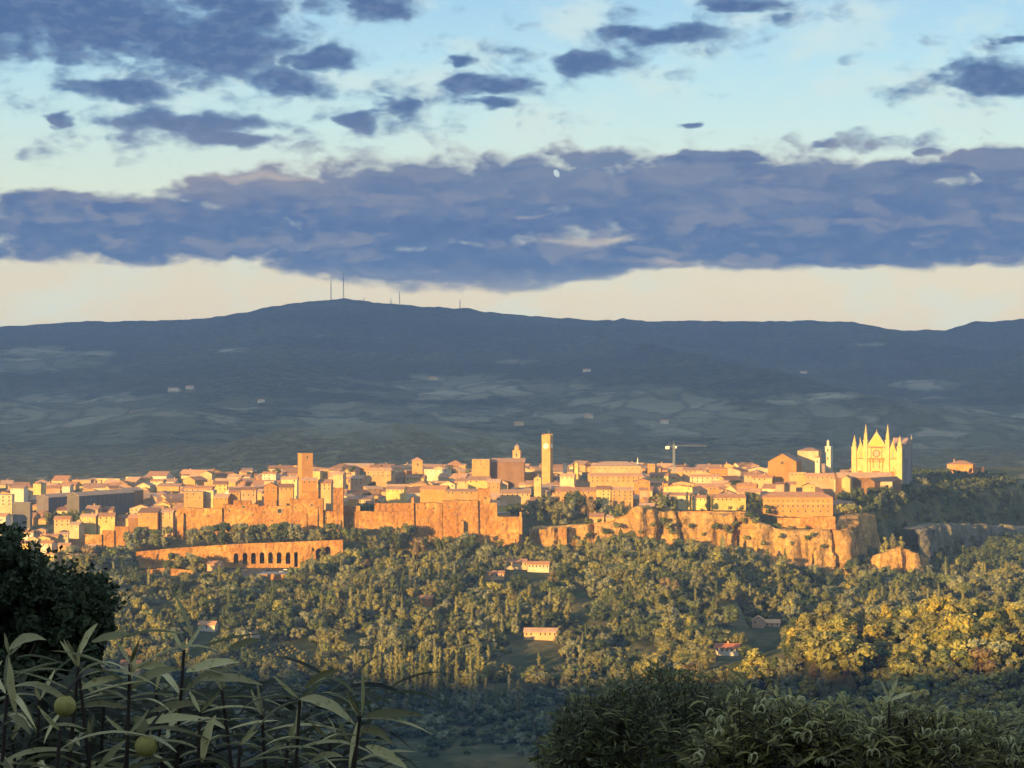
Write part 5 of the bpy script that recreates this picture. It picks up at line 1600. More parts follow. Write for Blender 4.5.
def build_valley():
    R = random
    for px, a, b, w, lb in ((331, 278, 302, 3.4, 'tall radio mast on the ridge, leaning nearer the flat shoulder'), (343.5, 273, 301, 3.4, 'tallest radio mast on the summit of the far ridge'), (364, 297, 304, 2.4, 'lowest stubby mast on the ridge beside the two tallest masts'), (391, 298, 306, 2.4, 'short mast of a close pair along the ridge'),
                            (399.5, 291, 306, 2.6, 'thin mast of medium height beside the short mast'), (460, 299, 310, 3.0, 'lone mast standing farthest from the summit on the ridge')):
        mast('radio_mast', px, a, b + 1, 9990, lb, w)
    # villas in the woods
    def villa(*a, **k):
        return house(*a, name='villa', cat='villa', group='villas in the woods', **k)
    def vd(row, px):                                    # distance at which the open slope shows at this picture row
        ds = np.arange(1250, 1960, 5.0)
        rr = 384 - F * height((px - 512) * ds / F, ds) / ds
        return float(ds[np.argmin(np.abs(rr - row))])
    D = vd(570, 528)
    villa(505, 527, 562, D, 'gx', 'cream', 9, 2.6, 0.05, (6, 1), ROOFS[2], label='long cream villa with red roof, just below the bastion')
    villa(527.5, 549, 564, D - 12, 'gx', 'white', 9, 2.2, -.12, (6, 1), ROOFS[0], label='lower white wing house beside the long cream villa')
    D = vd(640, 540)
    villa(524, 557, 631.5, D, 'gx', 'peach', 10, 2.4, -.1, (7, 1), ROOFS[3], label='long low peach farmhouse in the middle of the woods')
    D = vd(656, 727)
    villa(715, 739, 647.5, D, 'gx', 'white', 9, 2.6, -.08, (5, 1), (.40, .16, .09), label='white villa with dark red roof, brightest in the valley')
    D = vd(628, 766)
    villa(752, 764, 620, D, 'gy', 'pink', 9, 3.0, -.15, (2, 1), label='pink gable-fronted villa in the trees above the white villa')
    villa(764.5, 780, 622.5, D + 6, 'gx', 'peach', 9, 2.2, -.05, (3, 1), label='peach annex house joined to the pink gable-fronted villa')
    D = vd(632, 204)
    villa(198, 215, 624.5, D, 'gx', 'white', 8, 2.4, -.2, (3, 1), label='small white cottage among the dark leaves below the warehouse')
    villa(250, 260, 632, vd(640, 255), 'gy', 'white', 7, 2.0, -.2, None, label='tiny white hut downhill of the small white cottage')
    villa(120, 140, 664, vd(674, 130), 'gx', 'cream', 8, 2.4, -.1, (3, 1), label='cream cottage partly hidden by the lance-leaved shrubs')
    villa(484, 504, 573, vd(580, 494), 'gx', 'peach', 8, 2.0, -.1, (4, 1), label='low peach shed below the long cream villa')
    villa(420, 432, 598, vd(606, 426), 'gx', 'orange', 8, 2.0, -.1, (2, 1), label='small orange cottage among upright trees')
    D = 1890
    house(257, 286, 574.5, D, 'flat', 'orange', 22, None, -.12, None, name='warehouse', cat='building', label='flat-roofed orange warehouse below the car park', group='villas in the woods', chimney=False)
    house(207, 222, 563.5, 1950, 'gx', 'peach', 8, 2.2, -.1, (2, 1), name='gatehouse', cat='house', label='small peach gatehouse at the foot of the arcade wall', group='villas in the woods')
    # paved car park under the arcade wall
    gx_ = np.linspace((204 - 512) * 1935 / F, (306 - 512) * 1935 / F, 24); gy_ = np.linspace(1905, 1962, 14)
    X_, Y_ = np.meshgrid(gx_, gy_)
    structure(obj_of('car_park_paving', grid_mesh('car_park_paving', gx_, gy_, height(X_, Y_) + .35, M['asphalt'])))
    # cars in the car park
    first = car_mesh()
    k = 0
    p0 = on_ground(242, 1935)
    for i in range(13):
        px = 212 + i * 6.8 + R.uniform(-1.5, 1.5)
        D = 1918 + (i % 3) * 16
        p = on_ground(px, D)
        o = first if k == 0 else first.copy()
        if k:
            COL.objects.link(o)
        o.location = (p.x, p.y, p.z + .45); o.rotation_euler = (0, 0, R.uniform(-.4, .4))
        cn, cc = R.choice((('white', (.7, .7, .7)), ('silver', (.4, .42, .45)), ('dark blue', (.03, .05, .12)), ('red', (.35, .04, .03)), ('black', (.03, .03, .03))))
        o.color = (*cc, 1)
        o['category'] = 'car'; o['group'] = 'cars parked under the arcade wall'
        later(o, 'car', cn + ' parked car', p)
        k += 1
    # vine rows
    D0 = vd(662, 280)
    for i in range(8):
        b = []
        x0 = (252 + i * 8.5 - 512) * D0 / F
        for j in range(11):
            x, y = x0 - j * 2.6 + 8, D0 - 20 + j * 6.5
            b.append(((x, y, G(x, y) + 1.1), (1.5, 2.2, 1.3)))
        V, Q, T = crown_arrays(900 + i, b, 16, .6)
        c0 = np.array(b[5][0])
        r = thing('vine_row', tuple(c0), 'vines', None, 'vine rows on the slope')
        o = obj_of('foliage', np_mesh('vine_foliage', V - c0, [Q, T], M['foliage']), r)
        o.color = (.13, .12, .05, 1)
        mb = MB()
        for q, _ in b[::5]:
            mb.tube([(q[0] - c0[0], q[1] - c0[1], -2.5), (q[0] - c0[0], q[1] - c0[1], .9)], [.1, .08], 4)
        mb.build('stake', M['bark'], r)
        later(r, 'vine', 'straight leafy vine row', Vector(c0))
    # poplars on the valley floor
    for i in range(16):
        px = 366 + i * 7.6 + R.uniform(-2, 2)
        D = 1470 + R.uniform(-25, 35)
        tree('poplar', on_ground(px, D), R.uniform(26, 34), R.choice(('olive green', 'grey-green', 'mid green', 'olive green')), group='poplar row on the valley floor', family='poplar')
    for i in range(13):
        tree('poplar', on_ground(398 + i * 10 + R.uniform(-3, 3), 1385 + R.uniform(-18, 18)), R.uniform(20, 27), R.choice(('grey-green', 'mid green', 'olive green')), group='second poplar row in the shade', family='poplar')
    for px, D, h in ((322, 1700, 25), (332, 1690, 28), (341, 1705, 27), (351, 1690, 30), (358, 1695, 28), (368, 1700, 27), (378, 1690, 26), (393, 1700, 24), (402, 1690, 25), (298, 1730, 22), (311, 1720, 20), (487, 1700, 22), (496, 1690, 25), (507, 1695, 24), (518, 1700, 25), (545, 1690, 24), (556, 1700, 25), (568, 1695, 22),
                     (412, 1880, 22), (426, 1870, 24), (389, 1900, 20), (440, 1890, 22)):
        tree(R.choice(('tall', 'poplar', 'tall')), on_ground(px, D), h * .95, R.choice(('olive green', 'mid green', 'yellow-green', 'olive green')), group='upright trees on the slope', family='wood')
    # ---- the woods
    pts = []
    step = 7.6
    keep_out = [(p0, p1, d) for p0, p1, d in HOUSES if d < 2000]
    xs = np.arange(-900, 960, step)
    for D in np.arange(1000, 2600, step * .95):
        for x in xs:
            xx = x + R.uniform(-.45, .45) * step; yy = D + R.uniform(-.45, .45) * step
            px = 512 + F * xx / yy
            if px < -190 or px > 1260 or ((px < -25 or px > 1050) and R.random() < .35) or (yy < 1215 and px < 700) or (yy > 2050 and px < 855):
                continue
            pts.append((xx, yy, px))
    A = np.array(pts)
    s, zt, zb, w = edge_info(A[:, 0], A[:, 1])
    zg = height(A[:, 0], A[:, 1])
    row = 384 - F * zg / A[:, 1]
    px = A[:, 2]
    dens = np.ones(len(A)) * .84
    dens[(s < 12) & ((px < 860) | (s < 2))] = 0
    dens[(px > 860) & (A[:, 1] > 2100)] = .82
    dens[(px > 905) & (A[:, 1] > 2140) & (s > 36) & (s < 62)] = .05
    n1 = fbm(A[:, 0] / 55, A[:, 1] / 90, 71, 3)
    dens *= smooth(-.24, -.04, n1) * .74 + .26
    # meadows, roads and fields left open
    for (cx, cy, rx, ry) in ((285, 660, 40, 12), (540, 640, 26, 4), (505, 712, 60, 24), (255, 571, 42, 8), (170, 577, 40, 6), (727, 661, 18, 6), (640, 655, 22, 12), (205, 635, 18, 6), (450, 735, 90, 30), (766, 633, 18, 6), (1000, 745, 40, 8), (527, 573, 24, 3), (355, 610, 0.1, .1)):
        dens *= 1 - .93 * (((px - cx) / rx) ** 2 + ((row - cy) / ry) ** 2 < 1)
    low_ = (row > 694) & (px > 330) & (px < 600)
    dens[low_] = (.75 * (fbm(A[:, 0] / 40, A[:, 1] / 22, 91, 3) > -.05) + .12)[low_]
    dens[(px > 204) & (px < 302) & (A[:, 1] > 1868) & (A[:, 1] < 1975)] = 0
    dens[(px > 128) & (px < 168) & (A[:, 1] > 1890) & (A[:, 1] < 1985)] = 0
    dens[(px > 760) & (px < 852) & (A[:, 1] > 1925)] *= .3
    dens[(px > 254) & (px < 316) & (row > 646) & (row < 676)] = 0
    # a lane of cars and roofs between arcade wall and warehouse stays open
    for p0, p1, d in keep_out:
        dens[(px > p0 - 3) & (px < p1 + 3) & (A[:, 1] > d - 62) & (A[:, 1] < d + 18)] = 0
    for a_, b_, d in ((690, 742, vd(656, 727)), (735, 784, vd(628, 766)), (505, 560, vd(640, 540)), (480, 552, vd(570, 528)), (180, 218, vd(632, 204))):   # the sun reaches the villas
        dens[(px > a_) & (px < b_) & (A[:, 1] > d - 105) & (A[:, 1] < d + 10)] *= .12
    for a_, b_, d, low in ((708, 746, vd(656, 727), 692), (748, 784, vd(628, 766), 664)):      # and the view to them is open
        dens[(px > a_) & (px < b_) & (A[:, 1] < d + 4) & (row < low)] = 0
    keep = rng.random(len(A)) < dens
    A, row, px, s, zg = A[keep], row[keep], px[keep], s[keep], zg[keep]
    n = len(A)
    spur = (68 * np.exp(-((A[:, 0] - 262) / 128) ** 2 - ((A[:, 1] - 1290) / 170) ** 2)) > 12
    flank = (A[:, 1] > 2060) | ((px > 858) & (A[:, 1] > 1950))
    stand = fbm(A[:, 0] / 45, A[:, 1] / 80, 133, 2) * 1.5
    SPECIES = ['dark green', 'dark green', 'mid green', 'grey-green', 'olive green', 'olive green', 'yellow-green', 'grey-green', 'dark green']
    kinds = []
    for i in range(n):
        k = R.choices(['broad', 'spread', 'tall', 'bush', 'cypress', 'poplar'], [54, 16, 9, 14, 5, 2])[0]
        h = {'broad': R.choice((R.uniform(6.5, 11), R.uniform(10, 17))), 'spread': R.uniform(5.5, 9), 'tall': R.uniform(11, 20), 'bush': R.uniform(3, 6), 'cypress': R.uniform(9, 15), 'poplar': R.uniform(16, 24)}[k]
        if px[i] > 855 and A[i, 1] > 2100:
            h = min(h, 13)
            tn = R.choice(('dark green', 'dark green', 'dark green', 'mid green'))
        elif spur[i]:
            k = R.choices(['broad', 'tall', 'spread'], [70, 18, 12])[0]
            h = R.choice((R.uniform(8, 13), R.uniform(12, 21)))
            tn = R.choices(list(TONES), [24, 12, 8, 34, 16, 2, 4])[0]
        else:
            # stands of one kind of tree, with strangers among them
            tn = SPECIES[int(np.clip((stand[i] + .5) * 9, 0, 8.99))] if R.random() < .6 else R.choices(list(TONES), [38, 12, 20, 13, 2, 4, 11])[0]
            if k == 'cypress':
                tn = 'dark green'
        if row[i] > 694 and 330 < px[i] < 640:
            k = 'bush'
            h = R.uniform(3, 6.5)
            tn = R.choice(('dark green', 'mid green', 'grey-green', 'dark green'))
        kinds.append((k, h, tn))
    H = np.array([h for _, h, _ in kinds])
    size = H / A[:, 1] * F
    vis = (row - size * .8 < 700) & (px > 4) & (px < 1020) & ~((px < 100) & (row - size > 575)) & ~((px > 560) & (row - size * .9 > 690 - 0 * px)) & ~((px < 330) & (row > 715))
    order = np.argsort(-(size * vis))
    single = set(order[:165].tolist())
    Vs, Qs, Ts, Cs = [], [], [], []
    off = 0
    for i in range(n):
        k, h, tn = kinds[i]
        loc = (A[i, 0], A[i, 1], zg[i])
        if i in single:
            tree(k, loc, h, tn, wide=1.15, group='trees of the golden spur' if spur[i] else 'trees in the valley woods', family='spur_tree' if spur[i] else 'wood')
            continue
        lst = crowns(k)
        _, V, Q, T = lst[R.randrange(len(lst))]
        a = R.uniform(0, 2 * PI); sc = h / TALL[k]; wd = R.uniform(1.0, 1.3)
        c, s_ = math.cos(a), math.sin(a)
        X = V @ np.array([[c, s_, 0], [-s_, c, 0], [0, 0, 1]]) * np.array([sc * wd, sc * wd, sc]) + np.array(loc)
        Vs.append(X); Qs.append(Q + off); Ts.append(T + off); off += len(V)
        t = TONES[tn]; j = R.uniform(.75, 1.25)
        Cs.append(np.tile(np.array([[t[0] * j, t[1] * j, t[2] * j, 1]], dtype=np.float32), (len(V), 1)))
    me = np_mesh('woodland', np.concatenate(Vs), [np.concatenate(Qs), np.concatenate(Ts)], M['foliage_far'])
    at = me.attributes.new('tone', 'FLOAT_COLOR', 'POINT')
    at.data.foreach_set('color', np.concatenate(Cs).ravel())
    o = obj_of('woodland', me)
    o['kind'] = 'stuff'
    # trees on the shaded flank beyond the cliff
    m = 0
    while m < 115:
        q = R.uniform(858, 1055); D = R.uniform(2120, 2560)
        x = (q - 512) * D / F
        sg = float(edge_info(np.array([x]), np.array([D]))[0][0])
        if sg < 3 or sg > 230 or 36 < sg < 60:
            continue
        tree(R.choice(('broad', 'broad', 'spread', 'tall')), (x, D, G(x, D)), R.uniform(9, 17), R.choice(('dark green', 'mid green', 'dark green', 'dark green')), group='trees on the shaded flank', wide=1.25, family='flank_tree')
        m += 1
    for q, row_, D, h, tn in ((853, 0, 2040, 20, 'dark green'), (860, 0, 2070, 26, 'dark green'), (866, 0, 2095, 27, 'mid green'), (858, 0, 2050, 22, 'dark green'), (873, 0, 2110, 26, 'dark green'), (864, 0, 2045, 18, 'olive green'), (878, 0, 2030, 12, 'olive green'), (889, 0, 2028, 9, 'mid green'), (912, 0, 2030, 11, 'dark green'), (921, 0, 2040, 13, 'olive green'), (858, 0, 2030, 14, 'olive green'), (868, 0, 2075, 17, 'olive green'), (876, 0, 2080, 20, 'rusty brown'), (884, 0, 2070, 19, 'yellow-green'), (893, 0, 2072, 21, 'olive green'), (901, 0, 2078, 20, 'yellow-green'), (862, 0, 2060, 16, 'olive green'), (870, 0, 2050, 15, 'rusty brown')):
        p = on_ground(q, D)
        z = max(p.z, (384 - 556) * D / F) if 880 < q < 905 and D > 2060 else p.z
        tree('tall' if q in (884, 893, 901) else 'broad', (p.x, p.y, z), h, tn, group='lit trees on the rock outcrop', family='flank_tree')
    print('woods', n, 'single', len(single))


# ------------------------------------------------------------------ plants close to the camera
class Leaves:
    """collects lance-shaped leaves with a folded midrib"""

    def __init__(self):
        self.v, self.f = [], []

    def leaf(self, base, tip, width, arch=0.12, up=Vector((0, 0, 1)), twist=0.0, n=7, fold=.22, dense=True):
        base, tip = Vector(base), Vector(tip)
        d = tip - base
        L = d.length
        d.normalize()
        side = d.cross(up)
        if side.length < 1e-3:
            side = Vector((1, 0, 0))
        side.normalize()
        nrm = side.cross(d).normalized()
        sway = random.gauss(0, .07) * L
        droop = random.uniform(-.02, .10) * L
        if twist:
            q = Matrix.Rotation(twist, 3, d)
            side = q @ side; nrm = q @ nrm
        k = len(self.v)
        for i in range(n + 1):
            t = i / n
            w = width * .5 * (math.sin(PI * min(1, (t * .96 + .03))) ** .75) * (1.08 - .35 * t)
            if i == n:
                w = 0.0005
            wav = 1 + .10 * math.sin(t * 17 + k)
            c = base + d * (L * t) + up * (arch * L * (4 * t * (1 - t))) + side * (sway * t * t) - up * (droop * t ** 3)
            self.v += [tuple(c - side * w * wav + nrm * w * fold * 2), tuple(c), tuple(c + side * w / wav + nrm * w * fold * 2)]
        for i in range(n):
            a = k + 3 * i
            self.f += [(a, a + 1, a + 4, a + 3), (a + 1, a + 2, a + 5, a + 4)]

    def build(self, name, mat, parent):
        return mesh_obj(name, self.v, self.f, mat, parent, None, True)


def plant_root(px, D):
    x = (px - 512) * D / F
    return Vector((x, D, G(x, D)))


def stem_tube(b, pts, r0, r1):
    n = len(pts)
    b.tube(pts, [r0 + (r1 - r0) * i / (n - 1) for i in range(n)], 6)


def sapling(px, D, label, stems, n_leaf, explicit=(), fruits=(), leaf_len=(.11, .19), leaf_w=.0165, spread=.75, deep=90):
    """stems: (px, row) tops in the picture of shoots that all rise from the ground under px"""
    R = random
    root = plant_root(px, D)
    r = thing('lance_leaved_shrub', root, 'shrub', label, 'lance-leaved shrubs at the viewpoint')
    sb = MB(); lv = Leaves(); dk = Leaves()
    for (tx, ty, dd) in stems:
        top = W(tx, ty, D + dd) - root
        lean = Vector((R.uniform(-.1, .1), R.uniform(-.05, .05), 0))
        base = Vector((top.x * .25, top.y * .25, -.1))
        pts = []
        for i in range(9):
            t = i / 8
            p = base.lerp(top, t) + lean * math.sin(PI * t) * .8
            pts.append(p)
        stem_tube(sb, pts, .011, .003)
        # leaves set around the upper part of the shoot
        for j in range(n_leaf):
            t = 1 - .95 * (j / n_leaf) * (.75 / (top - base).length) - R.uniform(0, .02)
            p = base.lerp(top, t) + lean * math.sin(PI * t) * .8
            az = j * 2.4 + R.uniform(-.5, .5)
            L = R.uniform(*leaf_len)
            d = Vector((math.cos(az) * 1.15, math.sin(az), R.uniform(-.12, .32))).normalized()
            up = Vector((R.uniform(-.25, .25), R.uniform(-.25, .25), 1)).normalized()
            lv.leaf(p, p + d * L, leaf_w * R.uniform(.8, 1.2), R.uniform(.04, .16), up, R.uniform(-.5, .5))
            if j % 2:
                d2 = Vector((-d.x, d.y * R.uniform(-1, 1), R.uniform(-.25, .3))).normalized()
                lv.leaf(p, p + d2 * L * R.uniform(.7, 1.05), leaf_w * R.uniform(.7, 1.05), R.uniform(.02, .2), up, R.uniform(-.7, .7))
        for j in range(2):
            d = Vector((R.uniform(-.8, .8), R.uniform(-.6, .6), .7)).normalized()
            lv.leaf(top, top + d * R.uniform(.04, .07), leaf_w * .5, .05, Vector((0, -1, .2)))
    # dark leaves low down inside the shrub, their shade put into the colour
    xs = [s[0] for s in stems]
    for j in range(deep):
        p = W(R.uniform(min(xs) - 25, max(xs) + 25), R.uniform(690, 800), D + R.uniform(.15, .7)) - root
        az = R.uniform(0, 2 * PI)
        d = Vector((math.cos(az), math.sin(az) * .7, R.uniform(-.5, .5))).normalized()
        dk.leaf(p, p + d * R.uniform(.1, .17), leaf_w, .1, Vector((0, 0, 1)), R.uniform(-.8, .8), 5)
    for (x0, y0, x1, y1, wpx, arch, tw, dz) in explicit:
        a = W(x0, y0, D + dz) - root
        c = W(x1, y1, D + dz + R.uniform(-.06, .02)) - root
        lv.leaf(a, c, wpx * D / F * .98, arch, Vector((0, -.45, 1)).normalized(), tw, 9)
    sb.build('stem', M['twig'], r)
    lv.build('foliage', M['lance'], r)
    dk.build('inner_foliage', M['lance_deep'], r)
    import bmesh
    for (fx, fy, rad, dz) in fruits:
        bm = bmesh.new()
        bmesh.ops.create_icosphere(bm, subdivisions=4, radius=rad * D / F)
        for v in bm.verts:
            v.co *= 1 + .035 * (random.random() - .5)
            v.co.z *= .96
        me = bpy.data.meshes.new('fruit'); bm.to_mesh(me); bm.free()
        me.materials.append(M['fruit'])
        me.polygons.foreach_set('use_smooth', [True] * len(me.polygons))
        o = obj_of('fruit', me, r)
        o.location = W(fx, fy, D + dz) - root
        fz = MB(); R_ = rad * D / F
        for h in range(900):
            d = Vector((R.gauss(0, 1), R.gauss(0, 1), R.gauss(0, 1))).normalized()
            sd = d.cross(Vector((.3, .5, .8))).normalized() * R_ * .022
            e = (d + Vector((R.gauss(0, .3), R.gauss(0, .3), R.gauss(0, .3)))).normalized()
            fz.add([d * R_ * .95 - sd, d * R_ * .95 + sd, d * R_ * .97 + e * R_ * R.uniform(.08, .17)], [(0, 1, 2)])
        fz.build('fuzz', M['fruit'], o)
        tb = MB().tube([(0, 0, rad * D / F * .9), (.006, .01, rad * D / F * 1.6), (.02, .05, rad * D / F * 2.6)], [.0035, .003, .0025], 5)
        tb.build('stalk', M['twig'], o)
    return r


def leafy_shrub(px, D, label, outline, depth, n_leaf, leaf_len, leaf_w, mat, name, tufts=(), fill=0.0, group=None, dark=None, n_dark=0, shoots=10):
    """a shrub whose crown fills the outline (px, row) of tops; rooted in the ground below"""
    R = random
    root = plant_root(px, D)
    r = thing(name, root, 'shrub', label, group)
    lv = Leaves(); sb = MB(); dk = Leaves()
    xs = [a for a, _ in outline]; ys = [b + 9 for _, b in outline]
    x0, x1 = xs[0], xs[-1]
    c = (x0 + x1) / 2
    ends = []
    for j in range(n_leaf):
        q = R.uniform(x0, x1)
        top = float(np.interp(q, xs, ys))
        t = R.random() ** 1.5
        rw = top + 12 + t * (805 - top) + R.gauss(0, 7)
        proud = j % 14 == 0
        if proud:                                             # shoots standing clear of the outline
            rw = top - R.uniform(1, 14) * R.random()
        e = 1 - ((q - c) / ((x1 - x0) * .5 + 1)) ** 2
        dd = depth * (.25 + .75 * max(0, e) ** .5)
        y = D + (R.uniform(-1, 1)) * dd * (.35 + .65 * t)
        p = W(q, rw, y) - root
        ends.append((p, y))
        if proud:
            stem_tube(sb, [p - Vector((R.uniform(-.05, .05), 0, 18 * D / F)), p], .003, .0015)
        cl = R.randint(3, 5)
        a0 = R.uniform(0, 2 * PI)
        rise = R.uniform(.05, .8)
        for i in range(cl):                                   # a rosette of leaves at a shoot end
            az = a0 + i * 2 * PI / cl + R.uniform(-.4, .4)
            d = Vector((math.cos(az), math.sin(az), rise + R.uniform(-.4, .4))).normalized()
            L = R.uniform(*leaf_len)
            lv.leaf(p, p + d * L, leaf_w * R.uniform(.8, 1.2), R.uniform(.02, .14), Vector((R.uniform(-.2, .2), R.uniform(-.2, .2), 1)).normalized(), R.uniform(-.6, .6), 4)
    for j in range(int((x1 - x0) * .62)):                     # long leafy shoots that make the ragged outline
        q = R.uniform(x0, x1)
        top = float(np.interp(q, xs, ys))
        y = D + R.uniform(-.8, .8) * depth
        a = W(q, top + R.uniform(25, 75), y) - root
        b_ = W(q + R.gauss(0, 16), top - 9 + R.gauss(0, 7) + R.random() ** 2 * 60, y + R.uniform(-.1, .1)) - root
        bend = Vector((R.gauss(0, .05), R.gauss(0, .05), 0))
        pts = [a.lerp(b_, t / 5) + bend * math.sin(PI * t / 5) for t in range(6)]
        stem_tube(sb, pts, .004, .0012)
        nl = R.randint(9, 15)
        for i in range(nl):
            t = .25 + .75 * i / nl
            p = a.lerp(b_, t) + bend * math.sin(PI * t)
            az = i * 2.4 + R.uniform(-.6, .6)
            d = Vector((math.cos(az), math.sin(az), R.uniform(-.5, .75))).normalized()
            lv.leaf(p, p + d * R.uniform(leaf_len[0] * .8, leaf_len[1] * 1.15), leaf_w * R.uniform(.65, 1.1), R.uniform(-.08, .22), Vector((R.uniform(-.3, .3), R.uniform(-.3, .3), 1)).normalized(), R.uniform(-.9, .9), 5)
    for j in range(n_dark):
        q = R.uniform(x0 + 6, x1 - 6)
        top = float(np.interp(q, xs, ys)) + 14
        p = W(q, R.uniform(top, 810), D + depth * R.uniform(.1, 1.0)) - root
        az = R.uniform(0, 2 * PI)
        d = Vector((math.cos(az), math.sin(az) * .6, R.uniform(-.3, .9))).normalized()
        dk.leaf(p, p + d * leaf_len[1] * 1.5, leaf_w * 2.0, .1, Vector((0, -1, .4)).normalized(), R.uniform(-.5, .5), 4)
    for j in range(shoots):                                   # branches up from the ground into the crown
        p, _ = ends[R.randrange(len(ends))]
        m = Vector((p.x * .4, p.y * .4, p.z * .55))
        stem_tube(sb, [Vector((p.x * .08, p.y * .08, -.15)), m, p], .03, .004)
    sb.build('stem', M['twig'], r)
    lv.build('foliage', mat, r)
    if n_dark:
        dk.build('inner_foliage', dark, r)
    for (tx, ty, sz) in tufts:
        b = MB()
        o0 = W(tx, ty, D - depth * .8) - root
        s = sz * D / F
        for q in range(R.randint(2, 4)):                      # thin curled fingers
            a = R.uniform(0, 2 * PI); out = Vector((math.cos(a), math.sin(a) * .7, R.uniform(-.15, .15)))
            upv = Vector((R.uniform(-.35, .35), R.uniform(-.2, .2), 1)).normalized()
            rad = s * R.uniform(.34, .55); end = R.uniform(.95, 1.45)
            pts = [o0 + out * rad * (1 - math.cos(PI * end * t)) * .95 + upv * rad * (math.sin(PI * end * t) * 1.15 + .55 * min(1, t * 3)) for t in [i / 8 for i in range(9)]]
            b.tube(pts, [s * k for k in (.05, .07, .09, .105, .11, .105, .095, .075, .04)], 6)
            for p in pts[1:]:
                for h in range(9):                            # fuzz
                    d = Vector((R.gauss(0, 1), R.gauss(0, 1), R.gauss(0, 1))).normalized()
                    sd = d.cross(Vector((.3, .5, .8))).normalized() * s * .02
                    b.add([p - sd, p + sd, p + d * s * R.uniform(.16, .27)], [(0, 1, 2)])
        b.build('seed_tuft', M['tuft'], r)
    return r


